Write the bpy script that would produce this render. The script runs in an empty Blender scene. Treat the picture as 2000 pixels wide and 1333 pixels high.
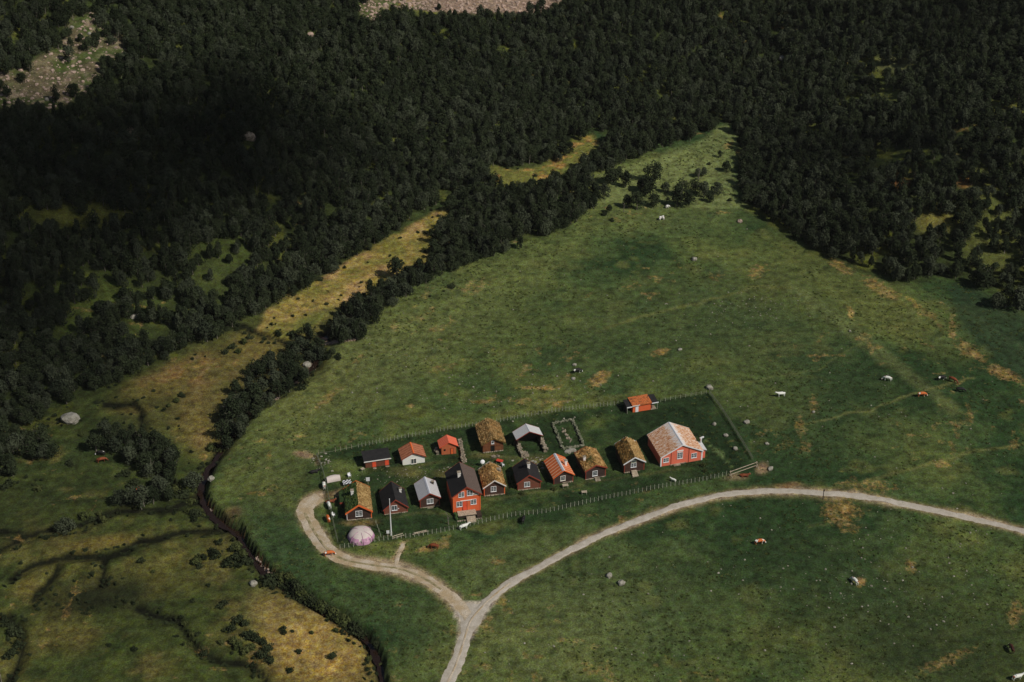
import bpy, bmesh, math, random
import numpy as np
from mathutils import Vector, Matrix, Euler

# ------------------------------------------------------------------ camera, world, sun, exposure
SC = bpy.context.scene
CAMZ, PITCH, FPX = 217.0, 32.0, 3148.0          # FPX: focal length in units of a 2000-wide picture
cam = bpy.data.objects.new('camera', bpy.data.cameras.new('camera'))
SC.collection.objects.link(cam); SC.camera = cam
cam.location = (0, 0, CAMZ); cam.rotation_euler = (math.radians(90-PITCH), 0, 0)
cam.data.sensor_width = 36; cam.data.lens = 36*FPX/2000
cam.data.clip_start = 1; cam.data.clip_end = 6000

SUN_EL = 45.0
SUN_H = Vector((0.83, -0.56, 0)).normalized()    # horizontal direction towards the sun
SUN_DIR = Vector((SUN_H.x*math.cos(math.radians(SUN_EL)), SUN_H.y*math.cos(math.radians(SUN_EL)), math.sin(math.radians(SUN_EL))))
world = bpy.data.worlds.new('World'); SC.world = world; world.use_nodes = True
wn = world.node_tree.nodes; wl = world.node_tree.links
sky = wn.new('ShaderNodeTexSky'); sky.sky_type = 'NISHITA'; sky.sun_disc = False
sky.sun_elevation = math.radians(SUN_EL); sky.sun_rotation = math.atan2(SUN_H.x, SUN_H.y)
wl.new(sky.outputs[0], wn['Background'].inputs[0]); wn['Background'].inputs[1].default_value = 0.05
sun = bpy.data.objects.new('sun', bpy.data.lights.new('sun', 'SUN'))
SC.collection.objects.link(sun); sun.data.energy = 4.3; sun.data.angle = math.radians(0.5)
sun.data.color = (1.0, 0.955, 0.88)
sun.rotation_euler = SUN_DIR.to_track_quat('Z', 'Y').to_euler(); sun.location = (200, -100, 400)
SC.view_settings.view_transform = 'Standard'; SC.view_settings.look = 'None'
SC.view_settings.exposure = -0.54; SC.view_settings.gamma = 1.0
KE = 0.70                                         # what a sunlit albedo of 1 renders as (for choosing albedos)

R = random.Random(7)
NR = np.random.RandomState(11)
C = SC.collection

# ------------------------------------------------------------------ small maths
SP, CP = math.sin(math.radians(PITCH)), math.cos(math.radians(PITCH))
def project(x, y, z):
    z = z - CAMZ
    d = y*CP - z*SP
    return 1000 + FPX*x/d, 666.5 - FPX*(y*SP + z*CP)/d
def ray(u, v):
    a, b = (u-1000)/FPX, (666.5-v)/FPX
    return Vector((a, CP + b*SP, -SP + b*CP))
def flat(u, v, z=0.0):
    d = ray(u, v); t = (z-CAMZ)/d.z
    return (d.x*t, d.y*t)
def flats(pts, z=0.0): return [flat(u, v, z) for u, v in pts]

_perm = NR.randint(0, 1 << 30, size=4096)
def vnoise(x, y, seed=0):
    xi = np.floor(x).astype(np.int64); yi = np.floor(y).astype(np.int64)
    fx = x-xi; fy = y-yi; fx = fx*fx*(3-2*fx); fy = fy*fy*(3-2*fy)
    def h(a, b): return (_perm[(a*73 + b*1999 + seed*733) & 4095] % 10007)/10007.0
    a = h(xi, yi); b = h(xi+1, yi); c = h(xi, yi+1); d = h(xi+1, yi+1)
    return (a+(b-a)*fx)*(1-fy) + (c+(d-c)*fx)*fy
def fbm(x, y, s, seed=0, oct=4):
    v = 0; a = 1; t = 0
    for i in range(oct):
        v = v + a*vnoise(x/s + 17.3*i, y/s + 9.1*i, seed+i); t += a; a *= .5; s /= 2.03
    return v/t*2-1
def seg_dist(X, Y, pts, closed=False):
    d = np.full(X.shape, 1e9); n = len(pts)
    for i in range(n if closed else n-1):
        x0, y0 = pts[i]; x1, y1 = pts[(i+1) % n]
        dx, dy = x1-x0, y1-y0; L = dx*dx+dy*dy+1e-9
        t = np.clip(((X-x0)*dx+(Y-y0)*dy)/L, 0, 1)
        d = np.minimum(d, (X-x0-t*dx)**2+(Y-y0-t*dy)**2)
    return np.sqrt(d)
def inside(X, Y, pts):
    r = np.zeros(X.shape, bool); n = len(pts)
    for i in range(n):
        x0, y0 = pts[i]; x1, y1 = pts[(i+1) % n]
        if y0 == y1: continue
        c = ((y0 > Y) != (y1 > Y)) & (X < (x1-x0)*(Y-y0)/(y1-y0)+x0)
        r ^= c
    return r
def sdf(X, Y, pts):
    d = seg_dist(X, Y, pts, True)
    return np.where(inside(X, Y, pts), -d, d)
def sstep(a, b, x):
    t = np.clip((x-a)/(b-a), 0, 1); return t*t*(3-2*t)

# ------------------------------------------------------------------ the lie of the land, traced in picture coordinates and carried to the ground
VALLEY = [(-400, 1010), (0, 850), (130, 790), (230, 740), (420, 645), (510, 605), (600, 560), (740, 480), (870, 395), (960, 335),
          (1100, 320), (1160, 262), (1300, 270), (1405, 236), (1440, 300), (1442, 392), (1550, 470), (1640, 520), (1760, 562),
          (1830, 545), (1900, 560), (2050, 640), (2300, 720), (2600, 800), (2600, 1700), (-700, 1700)]
MARSH = [(765, 1480), (745, 1300), (725, 1250), (680, 1213), (590, 1163), (525, 1125), (500, 1088), (432, 1020), (392, 975), (408, 925),
         (460, 850), (505, 800), (565, 755), (632, 720), (640, 682), (692, 640), (740, 600), (800, 550), (880, 505), (960, 480),
         (1060, 462), (1130, 420), (1160, 385), (1150, 320), (1000, 250), (500, 400), (-400, 700), (-800, 1480)]
STREAM = [(1100, 400), (1000, 455), (880, 492), (800, 538), (735, 588), (690, 632), (622, 668), (612, 715), (560, 748), (498, 795), (452, 850),
          (420, 895), (397, 935), (393, 968), (410, 1002), (437, 1026), (462, 1040), (478, 1068), (500, 1098), (522, 1126), (560, 1152),
          (615, 1185), (668, 1215), (712, 1248), (735, 1285), (750, 1340), (760, 1420)]
CHANNELS = [
    [(-60, 1030), (0, 1040), (60, 1045), (120, 1036), (160, 1028), (195, 1010), (230, 995), (260, 996), (305, 998), (345, 992), (385, 975)],
    [(20, 1135), (50, 1112), (80, 1098), (130, 1092), (205, 1090), (250, 1080), (270, 1062), (320, 1050), (355, 1042), (400, 1040), (440, 1036)],
    [(205, 1090), (202, 1110), (200, 1138)],
    [(65, 1172), (85, 1150), (105, 1125), (112, 1108)],
    [(270, 1190), (315, 1205), (348, 1215), (362, 1240), (378, 1262), (398, 1283), (432, 1292), (482, 1297), (512, 1315), (522, 1345)],
    [(-30, 1205), (20, 1208), (42, 1235), (46, 1275), (30, 1310), (5, 1345)],
    [(-20, 1080), (15, 1068), (30, 1060), (60, 1045)],
    [(200, 792), (230, 790), (258, 788), (273, 802), (280, 840), (290, 880), (330, 935), (355, 965), (393, 985)],
    [(400, 632), (440, 636), (490, 645), (540, 660), (570, 672), (610, 690)]]
VALXY = flats(VALLEY); MARXY = flats(MARSH); STRXY = flats(STREAM, -1.5); CHXY = [flats(c, -1.5) for c in CHANNELS]
BRIGHT = [(1540, 562), (1600, 600), (1660, 645), (1720, 690), (1790, 745), (1860, 800)]

def wlevel(Y): return -1.95+1.2*np.clip((Y-345)/90, 0, 1)
def height(X, Y):
    d = sdf(X, Y, VALXY)
    dd = np.maximum(d, 0)
    hill = 0.36*(np.sqrt(dd*dd+24*24)-24)
    hill = 160*(1-np.exp(-hill/160))
    hill = hill*(1+.18*fbm(X, Y, 90, 3, 3)) + fbm(X, Y, 26, 8, 4)*2.2*sstep(5, 40, d)
    m = sdf(X, Y, MARXY) + fbm(X, Y, 9, 21, 3)*1.2
    depth = 1.3*sstep(430, 360, Y)+.3
    low = -depth*sstep(2.2, -2.2, m)
    z = hill + low + fbm(X, Y, 60, 5, 3)*1.1 + fbm(X*.6+Y*.35, Y-X*.35, 22, 16, 3)*.75*sstep(5, -25, d) + fbm(X, Y, 11, 6, 3)*.2
    mm = sstep(3, -6, m)
    z = z + mm*fbm(X, Y, 14, 31, 4)*.4
    s = seg_dist(X, Y, STRXY) + fbm(X, Y, 6, 41, 2)*.4
    z = z*(1-sstep(1.7, .4, s)) + (wlevel(Y)-.75)*sstep(1.7, .4, s)
    for c in CHXY:
        s = seg_dist(X, Y, c) + fbm(X, Y, 5, 43, 2)*.6
        z = z - .8*sstep(1.7, .3, s)
    b = seg_dist(X, Y, flats(BRIGHT))
    z = z + .7*np.exp(-(b/5)**2)
    return z

def axis(lo, hi, step, ext, n):
    core = np.arange(lo, hi+step/2, step); g = []; s = step; a = 0
    for i in range(n): s *= 1.28; a += s; g.append(a)
    g = np.array(g)*(ext/g[-1]) if g[-1] > ext else np.array(g)
    return np.concatenate([lo-g[::-1], core, hi+g])
GX = axis(-212, 212, .8, 2200, 30); GY = axis(216, 640, .72, 2000, 30)
GXX, GYY = np.meshgrid(GX, GY)
GZ = height(GXX, GYY)
def gh(x, y):
    i = min(max(int(np.searchsorted(GX, x))-1, 0), len(GX)-2); j = min(max(int(np.searchsorted(GY, y))-1, 0), len(GY)-2)
    fx = (x-GX[i])/(GX[i+1]-GX[i]); fy = (y-GY[j])/(GY[j+1]-GY[j])
    return float((GZ[j, i]*(1-fx)+GZ[j, i+1]*fx)*(1-fy)+(GZ[j+1, i]*(1-fx)+GZ[j+1, i+1]*fx)*fy)
def at(u, v, h=0.0):
    z = 0.0
    for k in range(40):
        x, y = flat(u, v, z+h); z = .5*z+.5*gh(x, y)
    return Vector((x, y, gh(x, y)))

# ------------------------------------------------------------------ materials
def lin(c):
    return tuple(((v/255)/12.92 if v/255 <= .04045 else ((v/255+.055)/1.055)**2.4) for v in c)
def albw(*c): return tuple(min(v*1.5/KE, .85) for v in lin(c))
def alb(*c): return tuple(min(v/KE, .85) for v in lin(c))
MATS = {}
def newmat(name):
    m = bpy.data.materials.new(name); m.use_nodes = True; MATS[name] = m
    return m, m.node_tree.nodes, m.node_tree.links, m.node_tree.nodes['Principled BSDF']
def pm(name, c1, c2=None, scale=2.0, stretch=(1, 1, 1), lo=.35, hi=.65, rough=.85, bump=0, c3=None, fine=.25, fscale=None, detail=6, spec=.3):
    m, n, l, b = newmat(name)
    b.inputs['Roughness'].default_value = rough; b.inputs['Specular IOR Level'].default_value = spec
    tc = n.new('ShaderNodeTexCoord'); mp = n.new('ShaderNodeMapping'); mp.inputs['Scale'].default_value = stretch
    l.new(tc.outputs['Object'], mp.inputs[0])
    no = n.new('ShaderNodeTexNoise'); no.inputs['Scale'].default_value = scale; no.inputs['Detail'].default_value = detail
    no.inputs['Roughness'].default_value = .6
    l.new(mp.outputs[0], no.inputs['Vector'])
    rp = n.new('ShaderNodeValToRGB'); e = rp.color_ramp.elements
    e[0].position = lo; e[0].color = (*c1, 1); e[1].position = hi; e[1].color = (*(c2 or c1), 1)
    if c3: x = e.new((lo+hi)/2); x.color = (*c3, 1)
    l.new(no.outputs['Fac'], rp.inputs[0])
    f = n.new('ShaderNodeTexNoise'); f.inputs['Scale'].default_value = fscale or scale*5; f.inputs['Detail'].default_value = 4
    l.new(mp.outputs[0], f.inputs['Vector'])
    mr = n.new('ShaderNodeMapRange'); mr.inputs[1].default_value = .3; mr.inputs[2].default_value = .7
    mr.inputs[3].default_value = 1-fine; mr.inputs[4].default_value = 1+fine
    l.new(f.outputs['Fac'], mr.inputs[0])
    mx = n.new('ShaderNodeMix'); mx.data_type = 'RGBA'; mx.blend_type = 'MULTIPLY'; mx.inputs[0].default_value = 1
    l.new(rp.outputs[0], mx.inputs[6]); l.new(mr.outputs[0], mx.inputs[7]); l.new(mx.outputs[2], b.inputs['Base Color'])
    if bump:
        bp = n.new('ShaderNodeBump'); bp.inputs['Strength'].default_value = .7; bp.inputs['Distance'].default_value = bump
        l.new(f.outputs['Fac'], bp.inputs['Height']); l.new(bp.outputs[0], b.inputs['Normal'])
    return m
def striped(name, base, line, period, duty, axis='Y', rust=None, rough=.6, bump=.03, soft=.08, var=.2):
    """boards, logs or sheet ribs: a line every period along one local axis"""
    m, n, l, b = newmat(name); b.inputs['Roughness'].default_value = rough; b.inputs['Specular IOR Level'].default_value = .3
    tc = n.new('ShaderNodeTexCoord'); sx = n.new('ShaderNodeSeparateXYZ'); l.new(tc.outputs['Object'], sx.inputs[0])
    def mth(op, a, v=None, v2=None):
        x = n.new('ShaderNodeMath'); x.operation = op
        for i, q in enumerate((a, v, v2)):
            if q is None: continue
            if isinstance(q, (int, float)): x.inputs[i].default_value = q
            else: l.new(q, x.inputs[i])
        return x.outputs[0]
    fr = mth('FRACT', mth('DIVIDE', sx.outputs[axis], period))
    w = mth('ABSOLUTE', mth('SUBTRACT', fr, .5))
    mr = n.new('ShaderNodeMapRange'); mr.interpolation_type = 'SMOOTHSTEP'
    mr.inputs[1].default_value = .5-duty/2-soft; mr.inputs[2].default_value = .5-duty/2+soft
    l.new(w, mr.inputs[0])
    no = n.new('ShaderNodeTexNoise'); no.inputs['Scale'].default_value = 1.6; no.inputs['Detail'].default_value = 7; no.inputs['Roughness'].default_value = .65
    l.new(tc.outputs['Object'], no.inputs['Vector'])
    rp = n.new('ShaderNodeValToRGB'); e = rp.color_ramp.elements; e[0].position = .38; e[1].position = .62
    e[0].color = (*base, 1); e[1].color = (*(rust or tuple(c*(1+var) for c in base)), 1)
    l.new(no.outputs['Fac'], rp.inputs[0])
    mx = n.new('ShaderNodeMix'); mx.data_type = 'RGBA'; l.new(mr.outputs[0], mx.inputs[0]); l.new(rp.outputs[0], mx.inputs[6])
    mx.inputs[7].default_value = (*line, 1); l.new(mx.outputs[2], b.inputs['Base Color'])
    bp = n.new('ShaderNodeBump'); bp.inputs['Distance'].default_value = bump; bp.inputs['Strength'].default_value = .8; l.new(mr.outputs[0], bp.inputs['Height'])
    l.new(bp.outputs[0], b.inputs['Normal'])
    return m

M = {}
M['wall_dark'] = striped('dark_log_wall', albw(52, 36, 30), albw(28, 20, 18), .28, .18, 'Z', rust=albw(64, 44, 36))
M['wall_black'] = striped('near_black_board_wall', albw(44, 34, 30), albw(24, 19, 18), .22, .15, 'X', rust=albw(54, 40, 36))
M['wall_brownred'] = striped('brown_red_log_wall', albw(98, 54, 42), albw(60, 32, 26), .3, .15, 'Z', rust=albw(86, 56, 42))
M['wall_log'] = striped('brown_log_wall', albw(104, 66, 40), albw(48, 30, 20), .3, .22, 'Z', rust=albw(80, 46, 30))
M['wall_red'] = striped('orange_red_board_wall', albw(192, 82, 50), albw(156, 60, 38), .25, .16, 'X', rust=albw(196, 78, 44))
M['wall_barn'] = striped('coral_red_board_wall', albw(192, 92, 72), albw(166, 74, 58), .25, .16, 'X', rust=albw(182, 82, 62))
M['wall_shed'] = striped('brown_red_shed_boards', albw(92, 48, 36), albw(58, 32, 26), .3, .18, 'X', rust=albw(80, 60, 44))
M['wall_tan'] = striped('rusty_brown_board_wall', albw(138, 84, 54), albw(110, 60, 40), .3, .18, 'X', rust=albw(150, 74, 46))
M['wall_white'] = pm('chalky_white_wall', albw(196, 190, 180), albw(180, 172, 158), 1.2, fine=.06)
M['trim_white'] = pm('white_trim', albw(222, 216, 208), albw(200, 190, 180), 3, fine=.05, rough=.6)
M['trim_pink'] = pm('faded_pink_white_trim', albw(214, 186, 172), albw(196, 160, 146), 3, fine=.05)
M['trim_red'] = pm('dark_red_trim', albw(112, 48, 34), albw(96, 40, 30), 3, fine=.1)
M['trim_orange'] = pm('orange_red_trim', albw(196, 88, 40), albw(176, 66, 34), 3, fine=.1)
M['glass'] = pm('dark_window_glass', alb(52, 58, 60), alb(70, 78, 80), 1.5, rough=.08, fine=0, spec=.6)
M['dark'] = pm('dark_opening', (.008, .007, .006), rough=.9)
M['door_red'] = pm('red_door_paint', albw(186, 56, 34), albw(200, 70, 44), 2, fine=.08, rough=.6)
M['roof_metal'] = striped('pale_grey_metal_roof', alb(178, 176, 176), alb(150, 149, 150), .5, .12, 'Y', rust=alb(168, 166, 166), rough=.5)
M['roof_white'] = striped('light_grey_metal_roof', alb(186, 184, 182), alb(160, 160, 160), .6, .08, 'Y', rust=alb(176, 176, 176), rough=.5)
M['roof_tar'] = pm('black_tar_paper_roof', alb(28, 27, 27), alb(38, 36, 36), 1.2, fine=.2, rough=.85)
M['roof_slate'] = pm('brown_black_shingle_roof', alb(94, 80, 72), alb(74, 62, 56), 3, stretch=(1, 1, 3), fine=.3, fscale=9, rough=.8, bump=.04)
M['roof_orange'] = striped('orange_ribbed_metal_roof', alb(172, 84, 40), alb(222, 170, 140), .92, .20, 'Y', rust=alb(196, 96, 46), rough=.6, soft=.07)
M['roof_redsheet'] = striped('bright_red_metal_roof', alb(206, 78, 52), alb(226, 130, 104), .5, .25, 'Y', rust=alb(218, 92, 62), rough=.55)
M['roof_rust'] = striped('rusty_brown_metal_roof', alb(130, 74, 50), alb(184, 136, 104), .85, .10, 'Y', rust=alb(156, 96, 68), rough=.7)
M['roof_rustred'] = pm('rust_orange_turf_roof', alb(156, 74, 38), alb(104, 54, 32), 2.2, lo=.4, hi=.6, c3=alb(176, 104, 56), fine=.4)
M['ridge'] = pm('pale_ridge_cap', alb(188, 190, 194), alb(168, 170, 176), 2, fine=.05, rough=.5)
M['chimney'] = pm('whitewashed_chimney', albw(196, 190, 182), albw(168, 162, 152), 4, fine=.12)
M['stonework'] = pm('grey_stone', alb(140, 132, 118), alb(88, 82, 70), 1.3, fine=.35, fscale=5, bump=.05, c3=alb(130, 118, 100))
M['stone_mossy'] = pm('mossy_grey_stone', alb(122, 120, 102), alb(70, 76, 54), 1.1, fine=.35, fscale=5)
M['rock'] = pm('pale_rock', alb(152, 148, 136), alb(100, 96, 84), .9, fine=.3, fscale=5, bump=.05)
M['pebble'] = pm('small_field_stone', alb(140, 136, 122), alb(96, 92, 78), .9, fine=.3, fscale=5)
M['rock_pink'] = pm('pinkish_rock', alb(170, 146, 130), alb(120, 106, 96), .8, fine=.35, fscale=4, bump=.05)
M['wood_pale'] = pm('weathered_pale_wood', alb(172, 158, 138), alb(130, 118, 100), 3, fine=.2)
M['wood_grey'] = pm('grey_fence_wood', albw(132, 134, 118), albw(98, 98, 84), 3, fine=.2)
M['wood_old'] = pm('old_grey_rail_wood', alb(104, 108, 90), alb(76, 80, 64), 3, fine=.2)
M['wood_dark'] = pm('dark_wood', alb(60, 48, 40), alb(44, 36, 30), 3, fine=.2)
M['sod_gold'] = pm('golden_turf', alb(178, 146, 98), alb(92, 74, 38), .9, lo=.38, hi=.64, c3=alb(150, 112, 60), fine=.5, fscale=5, bump=.12)
M['sod_straw'] = pm('straw_turf', alb(166, 140, 94), alb(128, 104, 58), 1.1, lo=.36, hi=.66, fine=.3, fscale=6, bump=.1)
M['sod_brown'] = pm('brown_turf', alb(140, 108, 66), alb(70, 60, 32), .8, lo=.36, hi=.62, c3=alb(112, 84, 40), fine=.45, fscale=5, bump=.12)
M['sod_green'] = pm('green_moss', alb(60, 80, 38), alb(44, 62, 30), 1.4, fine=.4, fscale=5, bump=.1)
def barnroof():
    m, n, l, b = newmat('rust_blotched_pale_metal_roof'); b.inputs['Roughness'].default_value = .6
    tc = n.new('ShaderNodeTexCoord'); mp = n.new('ShaderNodeMapping'); mp.inputs['Scale'].default_value = (.55, 1.5, .55)
    l.new(tc.outputs['Object'], mp.inputs[0])
    no = n.new('ShaderNodeTexNoise'); no.inputs['Scale'].default_value = 2.6; no.inputs['Detail'].default_value = 8; no.inputs['Roughness'].default_value = .72
    l.new(mp.outputs[0], no.inputs['Vector'])
    sx = n.new('ShaderNodeSeparateXYZ'); l.new(tc.outputs['Object'], sx.inputs[0])
    ab = n.new('ShaderNodeMath'); ab.operation = 'ABSOLUTE'; l.new(sx.outputs[0], ab.inputs[0])
    mr = n.new('ShaderNodeMapRange'); mr.inputs[1].default_value = .2; mr.inputs[2].default_value = 1.5; mr.inputs[3].default_value = -.14; mr.inputs[4].default_value = .03
    l.new(ab.outputs[0], mr.inputs[0])
    ad = n.new('ShaderNodeMath'); ad.operation = 'ADD'; l.new(no.outputs['Fac'], ad.inputs[0]); l.new(mr.outputs[0], ad.inputs[1])
    rp = n.new('ShaderNodeValToRGB'); e = rp.color_ramp.elements
    e[0].position = .42; e[0].color = (*alb(204, 196, 192), 1); e[1].position = .60; e[1].color = (*alb(160, 100, 60), 1)
    x = e.new(.5); x.color = (*alb(204, 166, 132), 1)
    l.new(ad.outputs[0], rp.inputs[0]); l.new(rp.outputs[0], b.inputs['Base Color'])
    return m
M['roof_barn'] = barnroof()

def leafmat(name, c1, c2):
    m, n, l, b = newmat(name); b.inputs['Roughness'].default_value = .8; b.inputs['Specular IOR Level'].default_value = .05
    ge = n.new('ShaderNodeNewGeometry'); oi = n.new('ShaderNodeObjectInfo')
    rp = n.new('ShaderNodeValToRGB'); e = rp.color_ramp.elements; e[0].color = (*c1, 1); e[1].color = (*c2, 1)
    ad = n.new('ShaderNodeMath'); ad.operation = 'MULTIPLY_ADD'; ad.inputs[1].default_value = .4
    mu = n.new('ShaderNodeMath'); mu.operation = 'MULTIPLY'; mu.inputs[1].default_value = .6
    l.new(ge.outputs['Random Per Island'], ad.inputs[0]); l.new(oi.outputs['Random'], mu.inputs[0]); l.new(mu.outputs[0], ad.inputs[2])
    l.new(ad.outputs[0], rp.inputs[0]); l.new(rp.outputs[0], b.inputs['Base Color'])
    return m
M['leaf'] = leafmat('birch_foliage', (.012, .019, .009), (.050, .064, .030))
M['leaf_grey'] = leafmat('grey_green_foliage', (.020, .028, .016), (.082, .096, .056))
M['leaf_shrub'] = leafmat('shrub_foliage', (.018, .026, .012), (.050, .062, .028))
UPW2 = [(1270, 255), (1400, 222), (1398, 238), (1340, 266), (1275, 285)]
UPW = [(865, 405), (900, 360), (955, 325), (985, 368), (1045, 355), (1085, 345), (1130, 318), (1168, 288), (1182, 262), (1290, 262), (1270, 288), (1205, 312), (1158, 335), (1170, 395), (1000, 420), (880, 440)]
M['leaf_bright'] = leafmat('bright_shrub_foliage', (.040, .055, .018), (.095, .105, .036))
M['bark'] = pm('birch_bark', alb(120, 114, 104), alb(70, 62, 54), 4, fine=.3)
M['tuft_gold'] = leafmat('dry_roof_grass', alb(104, 80, 42), alb(190, 162, 114))
M['tuft_brown'] = leafmat('brown_roof_grass', alb(84, 66, 34), alb(160, 122, 70))
M['tuft_green'] = leafmat('green_roof_grass', alb(48, 64, 30), alb(92, 104, 52))

# ------------------------------------------------------------------ mesh builder
class MB:
    def __init__(s): s.v = []; s.f = []
    def add(s, v, f):
        o = len(s.v); s.v += [tuple(p) for p in v]; s.f += [tuple(i+o for i in q) for q in f]; return s
    def box(s, x0, y0, z0, x1, y1, z1, m=None):
        v = [(x, y, z) for z in (z0, z1) for y in (y0, y1) for x in (x0, x1)]
        if m: v = [m @ Vector(p) for p in v]
        return s.add(v, [(0, 2, 3, 1), (4, 5, 7, 6), (0, 1, 5, 4), (2, 6, 7, 3), (0, 4, 6, 2), (1, 3, 7, 5)])
    def tube(s, a, b, r0, r1=None, n=8, cap=True):
        a = Vector(a); b = Vector(b); r1 = r0 if r1 is None else r1
        d = (b-a).normalized(); x = d.orthogonal().normalized(); y = d.cross(x)
        v = [a+(x*math.cos(t)+y*math.sin(t))*r0 for t in [2*math.pi*i/n for i in range(n)]]
        v += [b+(x*math.cos(t)+y*math.sin(t))*r1 for t in [2*math.pi*i/n for i in range(n)]]
        f = [(i, (i+1) % n, n+(i+1) % n, n+i) for i in range(n)]
        if cap: f += [tuple(range(n))[::-1], tuple(range(n, 2*n))]
        return s.add(v, f)
    def prism(s, prof, y0, y1):
        n = len(prof); v = [(x, y0, z) for x, z in prof]+[(x, y1, z) for x, z in prof]
        return s.add(v, [tuple(range(n)), tuple(range(2*n-1, n-1, -1))]+[(i, n+i, n+(i+1) % n, (i+1) % n) for i in range(n)])
    def stone(s, c, r, rnd, flatz=.7, sub=False):
        bm = ICO1 if sub else ICO0
        rx, ry, rz = r*rnd.uniform(.8, 1.25), r*rnd.uniform(.7, 1.1), r*flatz*rnd.uniform(.75, 1.2)
        t = rnd.uniform(0, 6.28); ct, st = math.cos(t), math.sin(t)
        v = []
        for p in bm[0]:
            k = rnd.uniform(.82, 1.15)
            x, y, z = p[0]*rx*k, p[1]*ry*k, p[2]*rz*k
            v.append((c[0]+x*ct-y*st, c[1]+x*st+y*ct, c[2]+z))
        return s.add(v, bm[1])
    def build(s, name, mat, parent=None, smooth=False):
        me = bpy.data.meshes.new(name); me.from_pydata(s.v, [], s.f); me.update()
        if smooth: me.polygons.foreach_set('use_smooth', [True]*len(me.polygons))
        me.materials.append(M[mat] if isinstance(mat, str) else mat)
        o = bpy.data.objects.new(name, me); C.objects.link(o)
        if parent: o.parent = parent
        return o
def _ico(sub):
    bm = bmesh.new(); bmesh.ops.create_icosphere(bm, subdivisions=sub, radius=1)
    r = ([tuple(v.co) for v in bm.verts], [tuple(v.index for v in f.verts) for f in bm.faces]); bm.free(); return r
ICO0, ICO1 = _ico(1), _ico(2)
def tag(o, label=None, cat=None, group=None, kind=None):
    if label: o['label'] = label
    if cat: o['category'] = cat
    if group: o['group'] = group
    if kind: o['kind'] = kind
    return o
def empty(name, loc, rz=0.0):
    o = bpy.data.objects.new(name, None); C.objects.link(o); o.location = loc; o.rotation_euler = (0, 0, rz); o.empty_display_size = .5
    return o
def dup(root, loc=None, rz=None):
    r = root.copy(); C.objects.link(r)
    if loc is not None: r.location = loc
    if rz is not None: r.rotation_euler = (0, 0, rz)
    for ch in root.children:
        c = ch.copy(); C.objects.link(c); c.parent = r
        for g in ch.children:
            d = g.copy(); C.objects.link(d); d.parent = c
    return r

# ------------------------------------------------------------------ ground colours (what grows or lies there, some light and shade painted in)
SCREE_L = [(-80, 160), (60, 128), (128, 70), (135, 22), (180, 20), (200, 55), (246, 72), (246, 108), (205, 118), (195, 152), (160, 190), (105, 214), (20, 210), (-80, 190)]
SCREE_T = [(670, -120), (690, 5), (715, 40), (745, 38), (760, 14), (850, 24), (960, 28), (1060, 23), (1105, 0), (1100, -120)]
RIVERBED = [(503, 645), (520, 608), (600, 560), (690, 500), (790, 450), (850, 412), (888, 400), (872, 435), (842, 470), (838, 510), (775, 535), (700, 578), (650, 610), (600, 648), (560, 662)]
STRIP2 = [(955, 320), (1000, 336), (1060, 322), (1110, 292), (1120, 268), (1160, 264), (1168, 288), (1130, 318), (1085, 345), (1045, 355), (985, 368), (960, 350)]
HEAD = [(1160, 345), (1215, 325), (1290, 302), (1350, 285), (1400, 248), (1428, 243), (1442, 270), (1436, 385), (1470, 405), (1170, 400)]
FIELD = [(618, 888), (720, 868), (1010, 815), (1222, 790), (1385, 768), (1477, 912), (1430, 925), (1120, 989), (820, 1047), (662, 1072)]
ROAD_MAIN = [(852, 1385), (868, 1345), (890, 1300), (906, 1252), (918, 1215), (938, 1190), (962, 1166), (1000, 1137), (1050, 1110), (1110, 1077), (1170, 1047), (1250, 1015), (1330, 986), (1400, 969),
             (1470, 961), (1540, 959), (1600, 963), (1680, 970), (1760, 984), (1850, 1003), (1930, 1021), (2000, 1038), (2080, 1060), (2300, 1120)]
ROAD_LEFT = [(918, 1212), (900, 1185), (862, 1152), (822, 1127), (780, 1112), (730, 1105), (680, 1096), (642, 1076), (612, 1036), (596, 1002), (602, 984), (626, 970)]
FOOTPATH = [(773, 1106), (776, 1090), (783, 1074), (789, 1058)]
JUNCTION = [(872, 1156), (893, 1172), (935, 1175), (985, 1148), (960, 1185), (940, 1222), (915, 1262), (895, 1262), (897, 1215)]

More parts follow.
